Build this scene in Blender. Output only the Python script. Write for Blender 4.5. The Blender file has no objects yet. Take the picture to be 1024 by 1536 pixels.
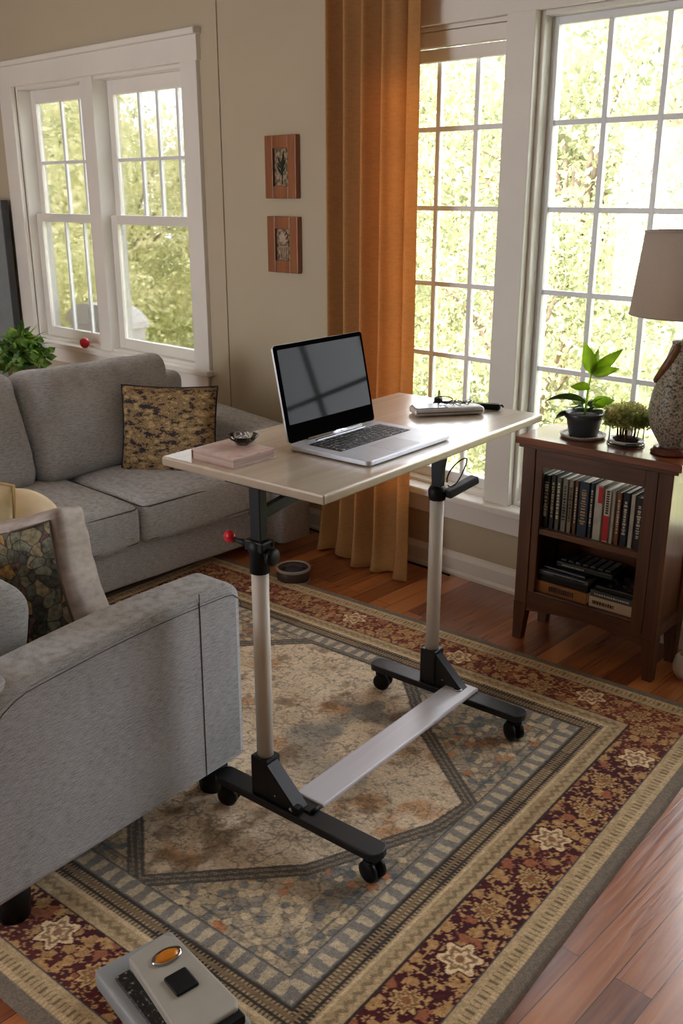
import bpy, bmesh, math, random
import numpy as np
from mathutils import Vector, Matrix, Euler, noise as mnoise
random.seed(7)
sc = bpy.context.scene
COL = sc.collection
PI = math.pi
def lin(c):
    return tuple(((v/255.0)/12.92 if v/255.0 <= .04045 else ((v/255.0+.055)/1.055)**2.4) for v in c)
# ---------------------------------------------------------------- materials
MATS = {}
def nodes_of(name):
    m = bpy.data.materials.new(name); m.use_nodes = True
    nt = m.node_tree
    b = nt.nodes['Principled BSDF']
    return m, nt, b
def mat(name, rgb, rough=.6, metal=0, spec=.5, var=.08, scale=20, bump=0, bscale=200, coat=0, stretch=(1,1,1), rgb2=None):
    """procedural material: noise varied colour, optional bump"""
    if name in MATS: return MATS[name]
    m, nt, b = nodes_of(name)
    N = nt.nodes; L = nt.links
    tc = N.new('ShaderNodeTexCoord'); mp = N.new('ShaderNodeMapping'); mp.inputs['Scale'].default_value = stretch
    L.new(tc.outputs['Object'], mp.inputs['Vector'])
    nz = N.new('ShaderNodeTexNoise'); nz.inputs['Scale'].default_value = scale; nz.inputs['Detail'].default_value = 5
    L.new(mp.outputs[0], nz.inputs['Vector'])
    cr = N.new('ShaderNodeValToRGB')
    c = lin(rgb)
    c2 = lin(rgb2) if rgb2 else None
    cr.color_ramp.elements[0].position = .3; cr.color_ramp.elements[1].position = .7
    cr.color_ramp.elements[0].color = (*[x*(1-var) for x in c], 1)
    cr.color_ramp.elements[1].color = (*(c2 if c2 else [min(1, x*(1+var)) for x in c]), 1)
    L.new(nz.outputs['Fac'], cr.inputs['Fac']); L.new(cr.outputs[0], b.inputs['Base Color'])
    b.inputs['Roughness'].default_value = rough; b.inputs['Metallic'].default_value = metal
    b.inputs['Specular IOR Level'].default_value = spec
    b.inputs['Coat Weight'].default_value = coat
    if bump:
        n2 = N.new('ShaderNodeTexNoise'); n2.inputs['Scale'].default_value = bscale; n2.inputs['Detail'].default_value = 3
        L.new(mp.outputs[0], n2.inputs['Vector'])
        bp = N.new('ShaderNodeBump'); bp.inputs['Strength'].default_value = bump; bp.inputs['Distance'].default_value = .004
        L.new(n2.outputs['Fac'], bp.inputs['Height']); L.new(bp.outputs[0], b.inputs['Normal'])
    MATS[name] = m
    return m
def fabric(name, rgb, amt=.28, bump=.5, rough=.95, trans=0, stretch=(1,1,1), sheen=.2, trcol=None):
    """woven cloth: fine heathered streaks in two directions"""
    if name in MATS: return MATS[name]
    m, nt, b = nodes_of(name); N = nt.nodes; L = nt.links
    tc = N.new('ShaderNodeTexCoord')
    outs = []
    for sx in ((42, 42, 330), (480, 480, 300)):
        mp = N.new('ShaderNodeMapping'); mp.inputs['Scale'].default_value = tuple(a*s for a, s in zip(sx, stretch))
        L.new(tc.outputs['Object'], mp.inputs['Vector'])
        nz = N.new('ShaderNodeTexNoise'); nz.inputs['Scale'].default_value = 1; nz.inputs['Detail'].default_value = 2
        L.new(mp.outputs[0], nz.inputs['Vector']); outs.append(nz.outputs['Fac'])
    ad = N.new('ShaderNodeMath'); ad.operation = 'ADD'; L.new(outs[0], ad.inputs[0]); L.new(outs[1], ad.inputs[1])
    mr = N.new('ShaderNodeMapRange'); mr.inputs[1].default_value = .7; mr.inputs[2].default_value = 1.3
    L.new(ad.outputs[0], mr.inputs[0])
    big = N.new('ShaderNodeTexNoise'); big.inputs['Scale'].default_value = 6; L.new(tc.outputs['Object'], big.inputs['Vector'])
    ad2 = N.new('ShaderNodeMath'); ad2.operation = 'MULTIPLY_ADD'; ad2.inputs[1].default_value = .5; 
    L.new(big.outputs['Fac'], ad2.inputs[0]); L.new(mr.outputs[0], ad2.inputs[2])
    cr = N.new('ShaderNodeValToRGB'); c = lin(rgb)
    cr.color_ramp.elements[0].position = .0; cr.color_ramp.elements[1].position = 1.0
    cr.color_ramp.elements[0].color = (*[x*(1-amt*1.2) for x in c], 1)
    cr.color_ramp.elements[1].color = (*[min(1, x*(1+amt)) for x in c], 1)
    L.new(ad2.outputs[0], cr.inputs['Fac']); L.new(cr.outputs[0], b.inputs['Base Color'])
    b.inputs['Roughness'].default_value = rough; b.inputs['Specular IOR Level'].default_value = .2
    b.inputs['Sheen Weight'].default_value = sheen
    bp = N.new('ShaderNodeBump'); bp.inputs['Strength'].default_value = bump; bp.inputs['Distance'].default_value = .002
    L.new(mr.outputs[0], bp.inputs['Height']); L.new(bp.outputs[0], b.inputs['Normal'])
    if trans:
        tr = N.new('ShaderNodeBsdfTranslucent'); L.new(cr.outputs[0], tr.inputs['Color'])
        if trcol: hs = N.new('ShaderNodeMixRGB'); hs.inputs[0].default_value = .8; hs.inputs[2].default_value = (*lin(trcol), 1); L.new(cr.outputs[0], hs.inputs[1]); L.new(hs.outputs[0], tr.inputs['Color'])
        mx = N.new('ShaderNodeMixShader'); mx.inputs[0].default_value = trans
        L.new(b.outputs[0], mx.inputs[1]); L.new(tr.outputs[0], mx.inputs[2])
        L.new(mx.outputs[0], N['Material Output'].inputs['Surface'])
    MATS[name] = m
    return m
def wood(name, rgb, rgb2, rough=.35, axis='Z', coat=.2, scale=1.0):
    if name in MATS: return MATS[name]
    m, nt, b = nodes_of(name); N = nt.nodes; L = nt.links
    tc = N.new('ShaderNodeTexCoord'); mp = N.new('ShaderNodeMapping')
    s = [28*scale]*3; s['XYZ'.index(axis)] = 1.6*scale
    mp.inputs['Scale'].default_value = s
    L.new(tc.outputs['Object'], mp.inputs['Vector'])
    nz = N.new('ShaderNodeTexNoise'); nz.inputs['Scale'].default_value = 1.2; nz.inputs['Detail'].default_value = 8; nz.inputs['Distortion'].default_value = .8
    L.new(mp.outputs[0], nz.inputs['Vector'])
    cr = N.new('ShaderNodeValToRGB')
    cr.color_ramp.elements[0].position = .3; cr.color_ramp.elements[1].position = .72
    cr.color_ramp.elements[0].color = (*lin(rgb), 1); cr.color_ramp.elements[1].color = (*lin(rgb2), 1)
    L.new(nz.outputs['Fac'], cr.inputs['Fac']); L.new(cr.outputs[0], b.inputs['Base Color'])
    b.inputs['Roughness'].default_value = rough; b.inputs['Coat Weight'].default_value = coat; b.inputs['Coat Roughness'].default_value = .2
    bp = N.new('ShaderNodeBump'); bp.inputs['Strength'].default_value = .15; bp.inputs['Distance'].default_value = .002
    L.new(nz.outputs['Fac'], bp.inputs['Height']); L.new(bp.outputs[0], b.inputs['Normal'])
    MATS[name] = m
    return m
def glass_mat(name, tint=(1,1,1), refl=.06):
    if name in MATS: return MATS[name]
    m, nt, b = nodes_of(name); N = nt.nodes; L = nt.links
    tr = N.new('ShaderNodeBsdfTransparent'); tr.inputs[0].default_value = (*tint, 1)
    gl = N.new('ShaderNodeBsdfGlossy'); gl.inputs['Roughness'].default_value = .02
    fr = N.new('ShaderNodeFresnel'); fr.inputs[0].default_value = 1.45
    mu = N.new('ShaderNodeMath'); mu.operation = 'MULTIPLY'; mu.inputs[1].default_value = refl/.04*.6
    L.new(fr.outputs[0], mu.inputs[0])
    mx = N.new('ShaderNodeMixShader'); L.new(mu.outputs[0], mx.inputs[0]); L.new(tr.outputs[0], mx.inputs[1]); L.new(gl.outputs[0], mx.inputs[2])
    L.new(mx.outputs[0], N['Material Output'].inputs['Surface'])
    MATS[name] = m
    return m
def ramp_mat(name, stops, scale, rough=.7, tex='noise', stretch=(1,1,1), detail=6, distortion=0, bump=0, vec='Object', nrough=.5):
    if name in MATS: return MATS[name]
    m, nt, b = nodes_of(name); N = nt.nodes; L = nt.links
    tc = N.new('ShaderNodeTexCoord'); mp = N.new('ShaderNodeMapping'); mp.inputs['Scale'].default_value = stretch
    L.new(tc.outputs[vec], mp.inputs['Vector'])
    if tex == 'noise':
        t = N.new('ShaderNodeTexNoise'); t.inputs['Detail'].default_value = detail; t.inputs['Distortion'].default_value = distortion; t.inputs['Roughness'].default_value = nrough; out = t.outputs['Fac']
    else:
        t = N.new('ShaderNodeTexVoronoi'); out = t.outputs['Color'] if tex == 'cells' else t.outputs['Distance']
    t.inputs['Scale'].default_value = scale
    L.new(mp.outputs[0], t.inputs['Vector'])
    cr = N.new('ShaderNodeValToRGB'); e = cr.color_ramp.elements
    e[0].position = stops[0][0]; e[0].color = (*lin(stops[0][1]), 1)
    e[1].position = stops[-1][0]; e[1].color = (*lin(stops[-1][1]), 1)
    for p, c in stops[1:-1]:
        x = e.new(p); x.color = (*lin(c), 1)
    if tex == 'cells':
        sp = N.new('ShaderNodeSeparateColor'); L.new(out, sp.inputs[0]); out = sp.outputs[0]
    L.new(out, cr.inputs['Fac']); L.new(cr.outputs[0], b.inputs['Base Color'])
    b.inputs['Roughness'].default_value = rough
    if bump:
        bp = N.new('ShaderNodeBump'); bp.inputs['Strength'].default_value = bump; bp.inputs['Distance'].default_value = .004
        L.new(out, bp.inputs['Height']); L.new(bp.outputs[0], b.inputs['Normal'])
    MATS[name] = m
    return m
# ---------------------------------------------------------------- mesh helpers
def new_obj(name, verts, faces, m, parent=None, smooth=False, loc=None):
    me = bpy.data.meshes.new(name); me.from_pydata([tuple(v) for v in verts], [], faces); me.validate(); me.update()
    o = bpy.data.objects.new(name, me); COL.objects.link(o)
    if m: me.materials.append(m)
    if smooth: me.polygons.foreach_set('use_smooth', [True]*len(me.polygons))
    if parent: o.parent = parent
    if loc: o.location = loc
    return o
class MB:
    def __init__(s): s.v = []; s.f = []; s.sm = []
    def add(s, vs, fs, smooth=False, M=None):
        k = len(s.v)
        s.v += [tuple(M @ Vector(v)) if M else tuple(v) for v in vs]
        s.f += [tuple(i+k for i in f) for f in fs]; s.sm += [smooth]*len(fs)
        return s
    def box(s, x0, x1, y0, y1, z0, z1, bev=.0, M=None, seg=2):
        bm = bmesh.new(); bmesh.ops.create_cube(bm, size=1)
        for v in bm.verts: v.co = Vector(((x0+x1)/2+v.co.x*(x1-x0), (y0+y1)/2+v.co.y*(y1-y0), (z0+z1)/2+v.co.z*(z1-z0)))
        if bev:
            bmesh.ops.bevel(bm, geom=bm.edges[:], offset=min(bev, .49*min(x1-x0, y1-y0, z1-z0)), segments=seg, affect='EDGES', profile=.5)
        bm.verts.index_update()
        s.add([v.co.copy() for v in bm.verts], [[v.index for v in f.verts] for f in bm.faces], False, M); bm.free()
        return s
    def tube(s, pts, r, n=12, cap=True, M=None):
        pts = [Vector(p) for p in pts]; rs = r if isinstance(r, (list, tuple)) else [r]*len(pts)
        vs = []; fs = []
        t0 = (pts[1]-pts[0]).normalized()
        up = Vector((0,0,1)) if abs(t0.z) < .9 else Vector((1,0,0))
        nrm = t0.cross(up).normalized()
        for i, p in enumerate(pts):
            t = ((pts[min(i+1, len(pts)-1)]-pts[max(i-1, 0)])).normalized()
            nrm = (nrm - t*nrm.dot(t)).normalized(); b = t.cross(nrm)
            for k in range(n):
                a = 2*PI*k/n; vs.append(p+(nrm*math.cos(a)+b*math.sin(a))*rs[i])
        for i in range(len(pts)-1):
            for k in range(n):
                fs.append((i*n+k, i*n+(k+1)%n, (i+1)*n+(k+1)%n, (i+1)*n+k))
        if cap: fs += [tuple(range(n))[::-1], tuple((len(pts)-1)*n+k for k in range(n))]
        s.add(vs, fs, True, M); return s
    def lathe(s, prof, n=32, c=(0,0,0), M=None, sx=1, sy=1):
        vs = []; fs = []
        for r, z in prof:
            for k in range(n):
                a = 2*PI*k/n; vs.append((c[0]+max(r, 1e-4)*math.cos(a)*sx, c[1]+max(r, 1e-4)*math.sin(a)*sy, c[2]+z))
        for i in range(len(prof)-1):
            for k in range(n):
                fs.append((i*n+k, i*n+(k+1)%n, (i+1)*n+(k+1)%n, (i+1)*n+k))
        s.add(vs, fs, True, M); return s
    def prism(s, poly, z0, z1, M=None):
        n = len(poly)
        vs = [(p[0], p[1], z0) for p in poly]+[(p[0], p[1], z1) for p in poly]
        fs = [tuple(range(n))[::-1], tuple(range(n, 2*n))]+[(i, (i+1)%n, n+(i+1)%n, n+i) for i in range(n)]
        s.add(vs, fs, False, M); return s
    def build(s, name, m, parent=None, loc=None, smooth=None):
        o = new_obj(name, s.v, s.f, m, parent, False, loc)
        if len(o.data.polygons) == len(s.sm): o.data.polygons.foreach_set('use_smooth', [(x if smooth is None else smooth) for x in s.sm])
        return o
def softbox_v(sx, sy, sz, r, nb=10, crown=0, wrinkle=0, seed=0, puff_axis=2, wfreq=7):
    """rounded upholstered block centred at origin"""
    h = (sx/2, sy/2, sz/2)
    def ticks(hh):
        q = min(r, hh*.98); inner = hh-q
        t = [-hh, -hh+q*.25, -hh+q*.55, -inner]
        k = max(2, int(nb*hh/max(h)))
        mids = [-inner+2*inner*(i/k) for i in range(1, k)]
        return t+mids+[-x for x in reversed(t)]
    T = [ticks(a) for a in h]
    idx = {}; V = []; F = []
    def vid(i, j, k):
        key = (i, j, k)
        if key not in idx: idx[key] = len(V); V.append(Vector((T[0][i], T[1][j], T[2][k])))
        return idx[key]
    nx, ny, nz = [len(t)-1 for t in T]
    for i in range(nx):
        for j in range(ny):
            F.append((vid(i,j,0), vid(i,j+1,0), vid(i+1,j+1,0), vid(i+1,j,0)))
            F.append((vid(i,j,nz), vid(i+1,j,nz), vid(i+1,j+1,nz), vid(i,j+1,nz)))
    for i in range(nx):
        for k in range(nz):
            F.append((vid(i,0,k), vid(i+1,0,k), vid(i+1,0,k+1), vid(i,0,k+1)))
            F.append((vid(i,ny,k), vid(i,ny,k+1), vid(i+1,ny,k+1), vid(i+1,ny,k)))
    for j in range(ny):
        for k in range(nz):
            F.append((vid(0,j,k), vid(0,j,k+1), vid(0,j+1,k+1), vid(0,j+1,k)))
            F.append((vid(nx,j,k), vid(nx,j+1,k), vid(nx,j+1,k+1), vid(nx,j,k+1)))
    out = []
    for p in V:
        inn = Vector([max(-(a-min(r, a*.98)), min(a-min(r, a*.98), c)) for a, c in zip(h, p)])
        d = p-inn
        q = inn+d.normalized()*min(r, min(h)*.98)
        if crown:
            o1, o2 = [a for a in range(3) if a != puff_axis]
            fx = max(0, 1-(q[o1]/h[o1])**2); fy = max(0, 1-(q[o2]/h[o2])**2)
            q[puff_axis] += math.copysign(crown*math.sqrt(fx*fy), q[puff_axis]) * min(1, abs(q[puff_axis])/(h[puff_axis]*.5))
        if wrinkle:
            nn = mnoise.noise(Vector((q.x*wfreq+seed, q.y*wfreq, q.z*wfreq)))
            q += d.normalized()*nn*wrinkle
        out.append(q)
    return out, F
def tag(o, label=None, cat=None, group=None, kind=None):
    if label: o['label'] = label
    if cat: o['category'] = cat
    if group: o['group'] = group
    if kind: o['kind'] = kind
    return o
def empty(name, loc=(0,0,0), rz=0):
    o = bpy.data.objects.new(name, None); COL.objects.link(o); o.location = loc; o.rotation_euler = (0,0,rz); o.empty_display_size = .1
    return o
def subd(o, n=1):
    md = o.modifiers.new('subdivision', 'SUBSURF'); md.levels = n; md.render_levels = n
    o.data.polygons.foreach_set('use_smooth', [True]*len(o.data.polygons)); return o
def copy_tree(o, parent=None):
    c = o.copy(); COL.objects.link(c); c.parent = parent
    for ch in [x for x in bpy.data.objects if x.parent == o]: copy_tree(ch, c)
    return c
def R(d): return math.radians(d)

# common materials
M_white = mat('white_paint', (232,229,222), .45, var=.03, scale=3)
M_vinyl = mat('window_vinyl', (232,235,238), .35, var=.03, scale=3)
M_wall = mat('wall_paint', (188,176,152), .85, var=.03, scale=2.5, bump=.08, bscale=350)
M_ceil = mat('ceiling_paint', (216,210,200), .9, var=.02)
M_glass = glass_mat('window_glass')
M_black = mat('black_plastic', (15,15,17), .5, spec=.3, var=.15, scale=8)
M_blackm = mat('black_metal', (30,31,36), .38, var=.1, scale=8, metal=.2)
M_sofa = fabric('grey_upholstery', (172,175,180), amt=.42, bump=.4)
M_seam = mat('seam_thread', (92,90,88), .9)
M_chrome = mat('chrome', (200,200,205), .18, metal=1, var=.03)
# ---------------------------------------------------------------- room
WY = 3.18; KW = WY/3.12
def wx(x): return x*KW
def wz(z): return 1.6+(z-1.6)*KW
X0, X1, Y0, ZC = -6.25, 2.6, -2.6, 2.72
WT = .16    # wall thickness
# floor of oak strips running along Y
def floor_mat():
    m, nt, b = nodes_of('oak_strip_floor'); N = nt.nodes; L = nt.links
    tc = N.new('ShaderNodeTexCoord'); mp = N.new('ShaderNodeMapping')
    mp.inputs['Rotation'].default_value = (0, 0, R(90)); L.new(tc.outputs['Object'], mp.inputs['Vector'])
    br = N.new('ShaderNodeTexBrick'); br.offset = .37; br.offset_frequency = 2
    br.inputs['Scale'].default_value = 1; br.inputs['Brick Width'].default_value = 1.15; br.inputs['Row Height'].default_value = .085
    br.inputs['Mortar Size'].default_value = .0012; br.inputs['Mortar Smooth'].default_value = .3; br.inputs['Bias'].default_value = 0
    br.inputs['Color1'].default_value = (0,0,0,1); br.inputs['Color2'].default_value = (1,1,1,1); br.inputs['Mortar'].default_value = (.5,.5,.5,1)
    L.new(mp.outputs[0], br.inputs['Vector'])
    mg = N.new('ShaderNodeMapping'); mg.inputs['Scale'].default_value = (45, 2.6, 1); L.new(tc.outputs['Object'], mg.inputs['Vector'])
    av = N.new('ShaderNodeVectorMath'); av.operation = 'MULTIPLY_ADD'; av.inputs[1].default_value = (7,7,7)
    L.new(br.outputs['Color'], av.inputs[0]); L.new(mg.outputs[0], av.inputs[2])
    g = N.new('ShaderNodeTexNoise'); g.inputs['Scale'].default_value = 1; g.inputs['Detail'].default_value = 7; g.inputs['Distortion'].default_value = 1.2
    L.new(av.outputs[0], g.inputs['Vector'])
    mixf = N.new('ShaderNodeMath'); mixf.operation = 'MULTIPLY_ADD'; mixf.inputs[1].default_value = .5
    L.new(br.outputs['Color'], mixf.inputs[0])
    mul = N.new('ShaderNodeMath'); mul.operation = 'MULTIPLY'; mul.inputs[1].default_value = .62; L.new(g.outputs['Fac'], mul.inputs[0]); L.new(mul.outputs[0], mixf.inputs[2])
    cr = N.new('ShaderNodeValToRGB'); e = cr.color_ramp.elements
    e[0].position = .22; e[0].color = (*lin((98,48,26)), 1); e[1].position = .78; e[1].color = (*lin((206,130,74)), 1)
    x = e.new(.45); x.color = (*lin((152,84,46)), 1)
    L.new(mixf.outputs[0], cr.inputs['Fac'])
    mx = N.new('ShaderNodeMixRGB'); mx.blend_type = 'MIX'; mx.inputs[2].default_value = (*lin((38,18,10)), 1)
    L.new(br.outputs['Fac'], mx.inputs[0]); L.new(cr.outputs[0], mx.inputs[1]); L.new(mx.outputs[0], b.inputs['Base Color'])
    b.inputs['Roughness'].default_value = .3
    rr = N.new('ShaderNodeMapRange'); rr.inputs[3].default_value = .2; rr.inputs[4].default_value = .42
    L.new(g.outputs['Fac'], rr.inputs[0]); L.new(rr.outputs[0], b.inputs['Roughness'])
    sb = N.new('ShaderNodeMath'); sb.operation = 'SUBTRACT'; L.new(g.outputs['Fac'], sb.inputs[0]); L.new(br.outputs['Fac'], sb.inputs[1])
    bp = N.new('ShaderNodeBump'); bp.inputs['Strength'].default_value = .5; bp.inputs['Distance'].default_value = .003
    L.new(sb.outputs[0], bp.inputs['Height']); L.new(bp.outputs[0], b.inputs['Normal'])
    b.inputs['Coat Weight'].default_value = 1; b.inputs['Coat Roughness'].default_value = .17; b.inputs['Coat IOR'].default_value = 1.6
    return m
st = lambda o: tag(o, kind='structure')
st(MB().box(X0-.2, X1+.2, Y0-.2, WY+.02, -.1, 0).build('floor', floor_mat()))
st(MB().box(X0-.2, X1+.2, Y0-.2, WY+WT+.45, ZC, ZC+.15).build('ceiling', M_ceil))
# openings in the window wall: (x0,x1,z0,z1)
WL = (wx(-5.62), wx(-3.985), wz(.72), wz(2.2))
W1 = (wx(-2.74), wx(-2.125), wz(.40), wz(2.20))
W2 = (wx(-2.01), wx(-1.30), wz(.40), wz(2.20))
W3 = (wx(-1.19), wx(-.2), wz(.40), wz(2.20))
def wall_with_holes(xa, xb, y0, y1, holes, name, m):
    mb = MB(); x = xa
    for (a, b_, c, d) in sorted(holes):
        mb.box(x, a, y0, y1, 0, ZC); mb.box(a, b_, y0, y1, 0, c); mb.box(a, b_, y0, y1, d, ZC); x = b_
    mb.box(x, xb, y0, y1, 0, ZC)
    return mb.build(name, m)
XJ = wx(-3.735)
st(wall_with_holes(X0, XJ, WY-.007, WY+WT, [WL], 'wall_back_left', M_wall))
st(wall_with_holes(XJ, X1, WY, WY+WT, [W1, W2, W3], 'wall_back_right', M_wall))
st(MB().box(X0-.15, X0, Y0, WY+WT, 0, ZC).build('wall_left', M_wall))
# closed right wall; rear wall with an unseen opening added for fill light
def wall_x(name, x0, x1, ya, yb, holes):
    mb = MB(); y = ya
    for (a, b_, c, d) in sorted(holes):
        mb.box(x0, x1, y, a, 0, ZC); mb.box(x0, x1, a, b_, 0, c); mb.box(x0, x1, a, b_, d, ZC); y = b_
    mb.box(x0, x1, y, yb, 0, ZC)
    return st(mb.build(name, M_wall))
wall_x('wall_right', X1, X1+.15, Y0, WY+WT, [])
st(wall_with_holes(X0, X1, Y0-.15, Y0, [(-4.9, -3.1, .5, 2.2)], 'wall_front', M_wall))
# baseboards with a stepped profile and shoe moulding
def baseboard(name, xa, xb, yw):
    prof = [(0,0),(-.024,0),(-.024,.012),(-.016,.024),(-.016,.078),(-.012,.086),(-.006,.094),(-.004,.104),(0,.104)]
    vs = [(x, yw+p[0], p[1]) for x in (xa, xb) for p in prof]; n = len(prof)
    fs = [(i, i+1, n+i+1, n+i) for i in range(n-1)]+[tuple(range(n))[::-1], tuple(range(n, 2*n))]
    return st(new_obj(name, vs, fs, M_white))
baseboard('baseboard_left', X0, XJ-.001, WY-.007)
baseboard('baseboard_back', XJ+.001, X1, WY)
# ---------------------------------------------------------------- windows
def win_root(n): 
    o = empty('window_%d' % n, (0, 0, 0)); return st(o)
def frame_ring(mb, x0, x1, z0, z1, w, y0, y1, wt=None, wb=None, bev=.003):
    wt = w if wt is None else wt; wb = w if wb is None else wb
    mb.box(x0, x0+w, y0, y1, z0, z1, bev); mb.box(x1-w, x1, y0, y1, z0, z1, bev)
    mb.box(x0+w, x1-w, y0, y1, z1-wt, z1, bev); mb.box(x0+w, x1-w, y0, y1, z0, z0+wb, bev)
def grid(mb, xs, zs, x0, x1, z0, z1, y0, y1, w):
    for x in xs: mb.box(x-w/2, x+w/2, y0, y1, z0, z1, .002)
    for z in zs: mb.box(x0, x1, y0+.001, y1-.001, z-w/2, z+w/2, .002)
# tall window units (1..3)
ZR = [wz(v) for v in (1.84, 1.543, 1.245, .955, .665)]
def tall(n, O, xs):
    r = win_root(n); x0, x1, z0, z1 = O
    mb = MB(); frame_ring(mb, x0, x1, z0, z1, .018, WY+.01, WY+WT-.01); mb.build('frame', M_white, r)
    ys = WY+.062
    mb = MB(); frame_ring(mb, x0+.018, x1-.018, z0+.018, z1-.018, .026, ys, ys+.04, wb=.045); mb.build('sash', M_vinyl, r)
    gx0, gx1, gz0, gz1 = x0+.044, x1-.044, z0+.063, z1-.044
    mb = MB(); grid(mb, xs, ZR, gx0, gx1, gz0, gz1, ys+.008, ys+.032, .019); mb.build('muntin', M_vinyl, r)
    MB().box(gx0-.004, gx1+.004, ys+.017, ys+.021, gz0-.004, gz1+.004).build('pane', M_glass, r)
    return r
w1 = tall(1, W1, [wx(-2.31), wx(-2.493)])
w2 = tall(2, W2, [wx(-1.77), wx(-1.562)])
w3 = tall(3, W3, [wx(-.86), wx(-.53)])
# pleated shade head box seen at the top of window 1
mb = MB(); mb.box(W1[0]+.02, W1[1]-.02, WY+.012, WY+.05, W1[3]-.075, W1[3]-.02, .004); mb.box(W1[0]+.02, W1[1]-.02, WY+.03, WY+.058, W1[3]-.125, W1[3]-.078, .004)
mb.build('shade_head', M_white, w1)
# casing around the tall units
mb = MB()
mb.box(W1[0]-.11, W3[1]+.11, WY-.022, WY+.004, W1[3]-.002, W1[3]+.12, .003)
mb.box(W1[0]-.12, W3[1]+.12, WY-.04, WY-.0, W1[3]+.12, W1[3]+.145, .004)
mb.box(W1[0]-.11, W1[0]+.002, WY-.02, WY+.004, W1[2], W1[3], .003)
mb.box(W1[1]-.002, W2[0]+.002, WY-.024, WY+.012, W1[2], W1[3], .003)
mb.box(W2[1]-.002, W3[0]+.002, WY-.024, WY+.012, W1[2], W1[3], .003)
mb.box(W3[1]-.002, W3[1]+.11, WY-.02, WY+.004, W1[2], W1[3], .003)
st(mb.build('trim_1', M_white))
mb = MB(); mb.box(W1[0]-.14, W3[1]+.14, WY-.075, WY+.06, W1[2]-.028, W1[2]+.004, .006); mb.box(W1[0]-.1, W3[1]+.1, WY-.02, WY+.0, W1[2]-.12, W1[2]-.028, .003)
st(mb.build('trim_2', M_white))
# left window: two double hung units
YL = WY-.007
r4 = win_root(4); x0, x1, z0, z1 = WL
xm0, xm1 = wx(-4.905), wx(-4.79)
mb = MB(); frame_ring(mb, x0, x1, z0, z1, .02, YL+.01, WY+WT-.01); mb.box(xm0, xm1, YL-.004, WY+WT-.01, z0, z1, .004); mb.build('frame', M_white, r4)
zm = wz(1.455)
for (a, b_, up, lo) in ((x0+.02, xm0, [wx(-5.29), wx(-5.09)], [wx(-5.29), wx(-5.09)]), (xm1, x1-.02, [wx(-4.52), wx(-4.36), wx(-4.19)], [])):
    mb = MB(); frame_ring(mb, a, b_, zm-.02, z1-.02, .05, YL+.095, YL+.13, wt=.075, wb=.045); mb.build('upper_sash', M_white, r4)
    mb = MB(); frame_ring(mb, a+.005, b_-.005, z0+.02, zm+.03, .055, YL+.055, YL+.09, wt=.05, wb=.06); mb.build('lower_sash', M_white, r4)
    mb = MB(); grid(mb, up, [wz(1.775)], a+.05, b_-.05, zm+.025, z1-.095, YL+.103, YL+.122, .018); mb.build('muntin', M_vinyl, r4)
    if lo:
        mb = MB(); grid(mb, lo, [], a, b_, z0+.08, zm-.02, YL+.063, YL+.082, .014); mb.build('muntin', M_vinyl, r4)
    MB().box(a+.045, b_-.045, YL+.111, YL+.114, zm+.02, z1-.09).build('pane', M_glass, r4)
    MB().box(a+.05, b_-.05, YL+.071, YL+.074, z0+.075, zm-.015).build('pane', M_glass, r4)
mb = MB()
cz = wz(2.335)
mb.box(x0-.14, x1+.13, YL-.026, YL+.004, z1-.004, cz, .004)
mb.box(x0-.15, x1+.14, YL-.05, YL, cz-.03, cz, .006)
mb.box(x0-.14, x0+.004, YL-.024, YL+.004, z0-.02, z1, .004); mb.box(x1-.004, x1+.12, YL-.024, YL+.004, z0-.02, z1, .004)
mb.box(x0-.12, x1+.10, YL-.018, YL+.0, z0-.12, z0-.028, .003)
st(mb.build('trim_3', M_white))
st(MB().box(x0-.15, x1+.13, YL-.05, YL+.06, z0-.028, z0+.004, .006).build('trim_4', M_white))
# ---------------------------------------------------------------- outside
ramp = [(.3,(140,148,104)),(.5,(184,188,138)),(.7,(214,206,168))]
M_lawn = ramp_mat('lawn_grass', ramp, 3, .95, detail=10)
tag(new_obj('lawn', [(-40,WY+WT+.02,-1.3),(30,WY+WT+.02,-1.3),(30,45,-.2),(-40,45,-.2)], [(0,1,2,3)], M_lawn), kind='structure')
def leaf_mat(name, cols, tr=.45):
    m, nt, b = nodes_of(name); N = nt.nodes; L = nt.links
    tc = N.new('ShaderNodeTexCoord'); nz = N.new('ShaderNodeTexNoise'); nz.inputs['Scale'].default_value = 2.3; nz.inputs['Detail'].default_value = 6
    L.new(tc.outputs['Object'], nz.inputs['Vector'])
    cr = N.new('ShaderNodeValToRGB'); e = cr.color_ramp.elements
    e[0].position = .32; e[0].color = (*lin(cols[0]), 1); e[1].position = .68; e[1].color = (*lin(cols[2]), 1)
    x = e.new(.5); x.color = (*lin(cols[1]), 1)
    L.new(nz.outputs['Fac'], cr.inputs['Fac']); L.new(cr.outputs[0], b.inputs['Base Color']); b.inputs['Roughness'].default_value = .8
    t = N.new('ShaderNodeBsdfTranslucent'); L.new(cr.outputs[0], t.inputs['Color'])
    mx = N.new('ShaderNodeMixShader'); mx.inputs[0].default_value = tr
    L.new(b.outputs[0], mx.inputs[1]); L.new(t.outputs[0], mx.inputs[2]); L.new(mx.outputs[0], N['Material Output'].inputs['Surface'])
    return m
M_lf = [leaf_mat('haze_paled_foliage', ((112,118,84),(156,160,122),(196,190,160))), leaf_mat('green_foliage', ((156,168,116),(216,214,160),(248,240,206)))]  # leaf tones paled to stand in for outdoor haze and glow
M_bark = ramp_mat('bark', [(.3,(92,78,64)),(.7,(150,134,112))], 8, .9)
rng = np.random.default_rng(3)
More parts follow.
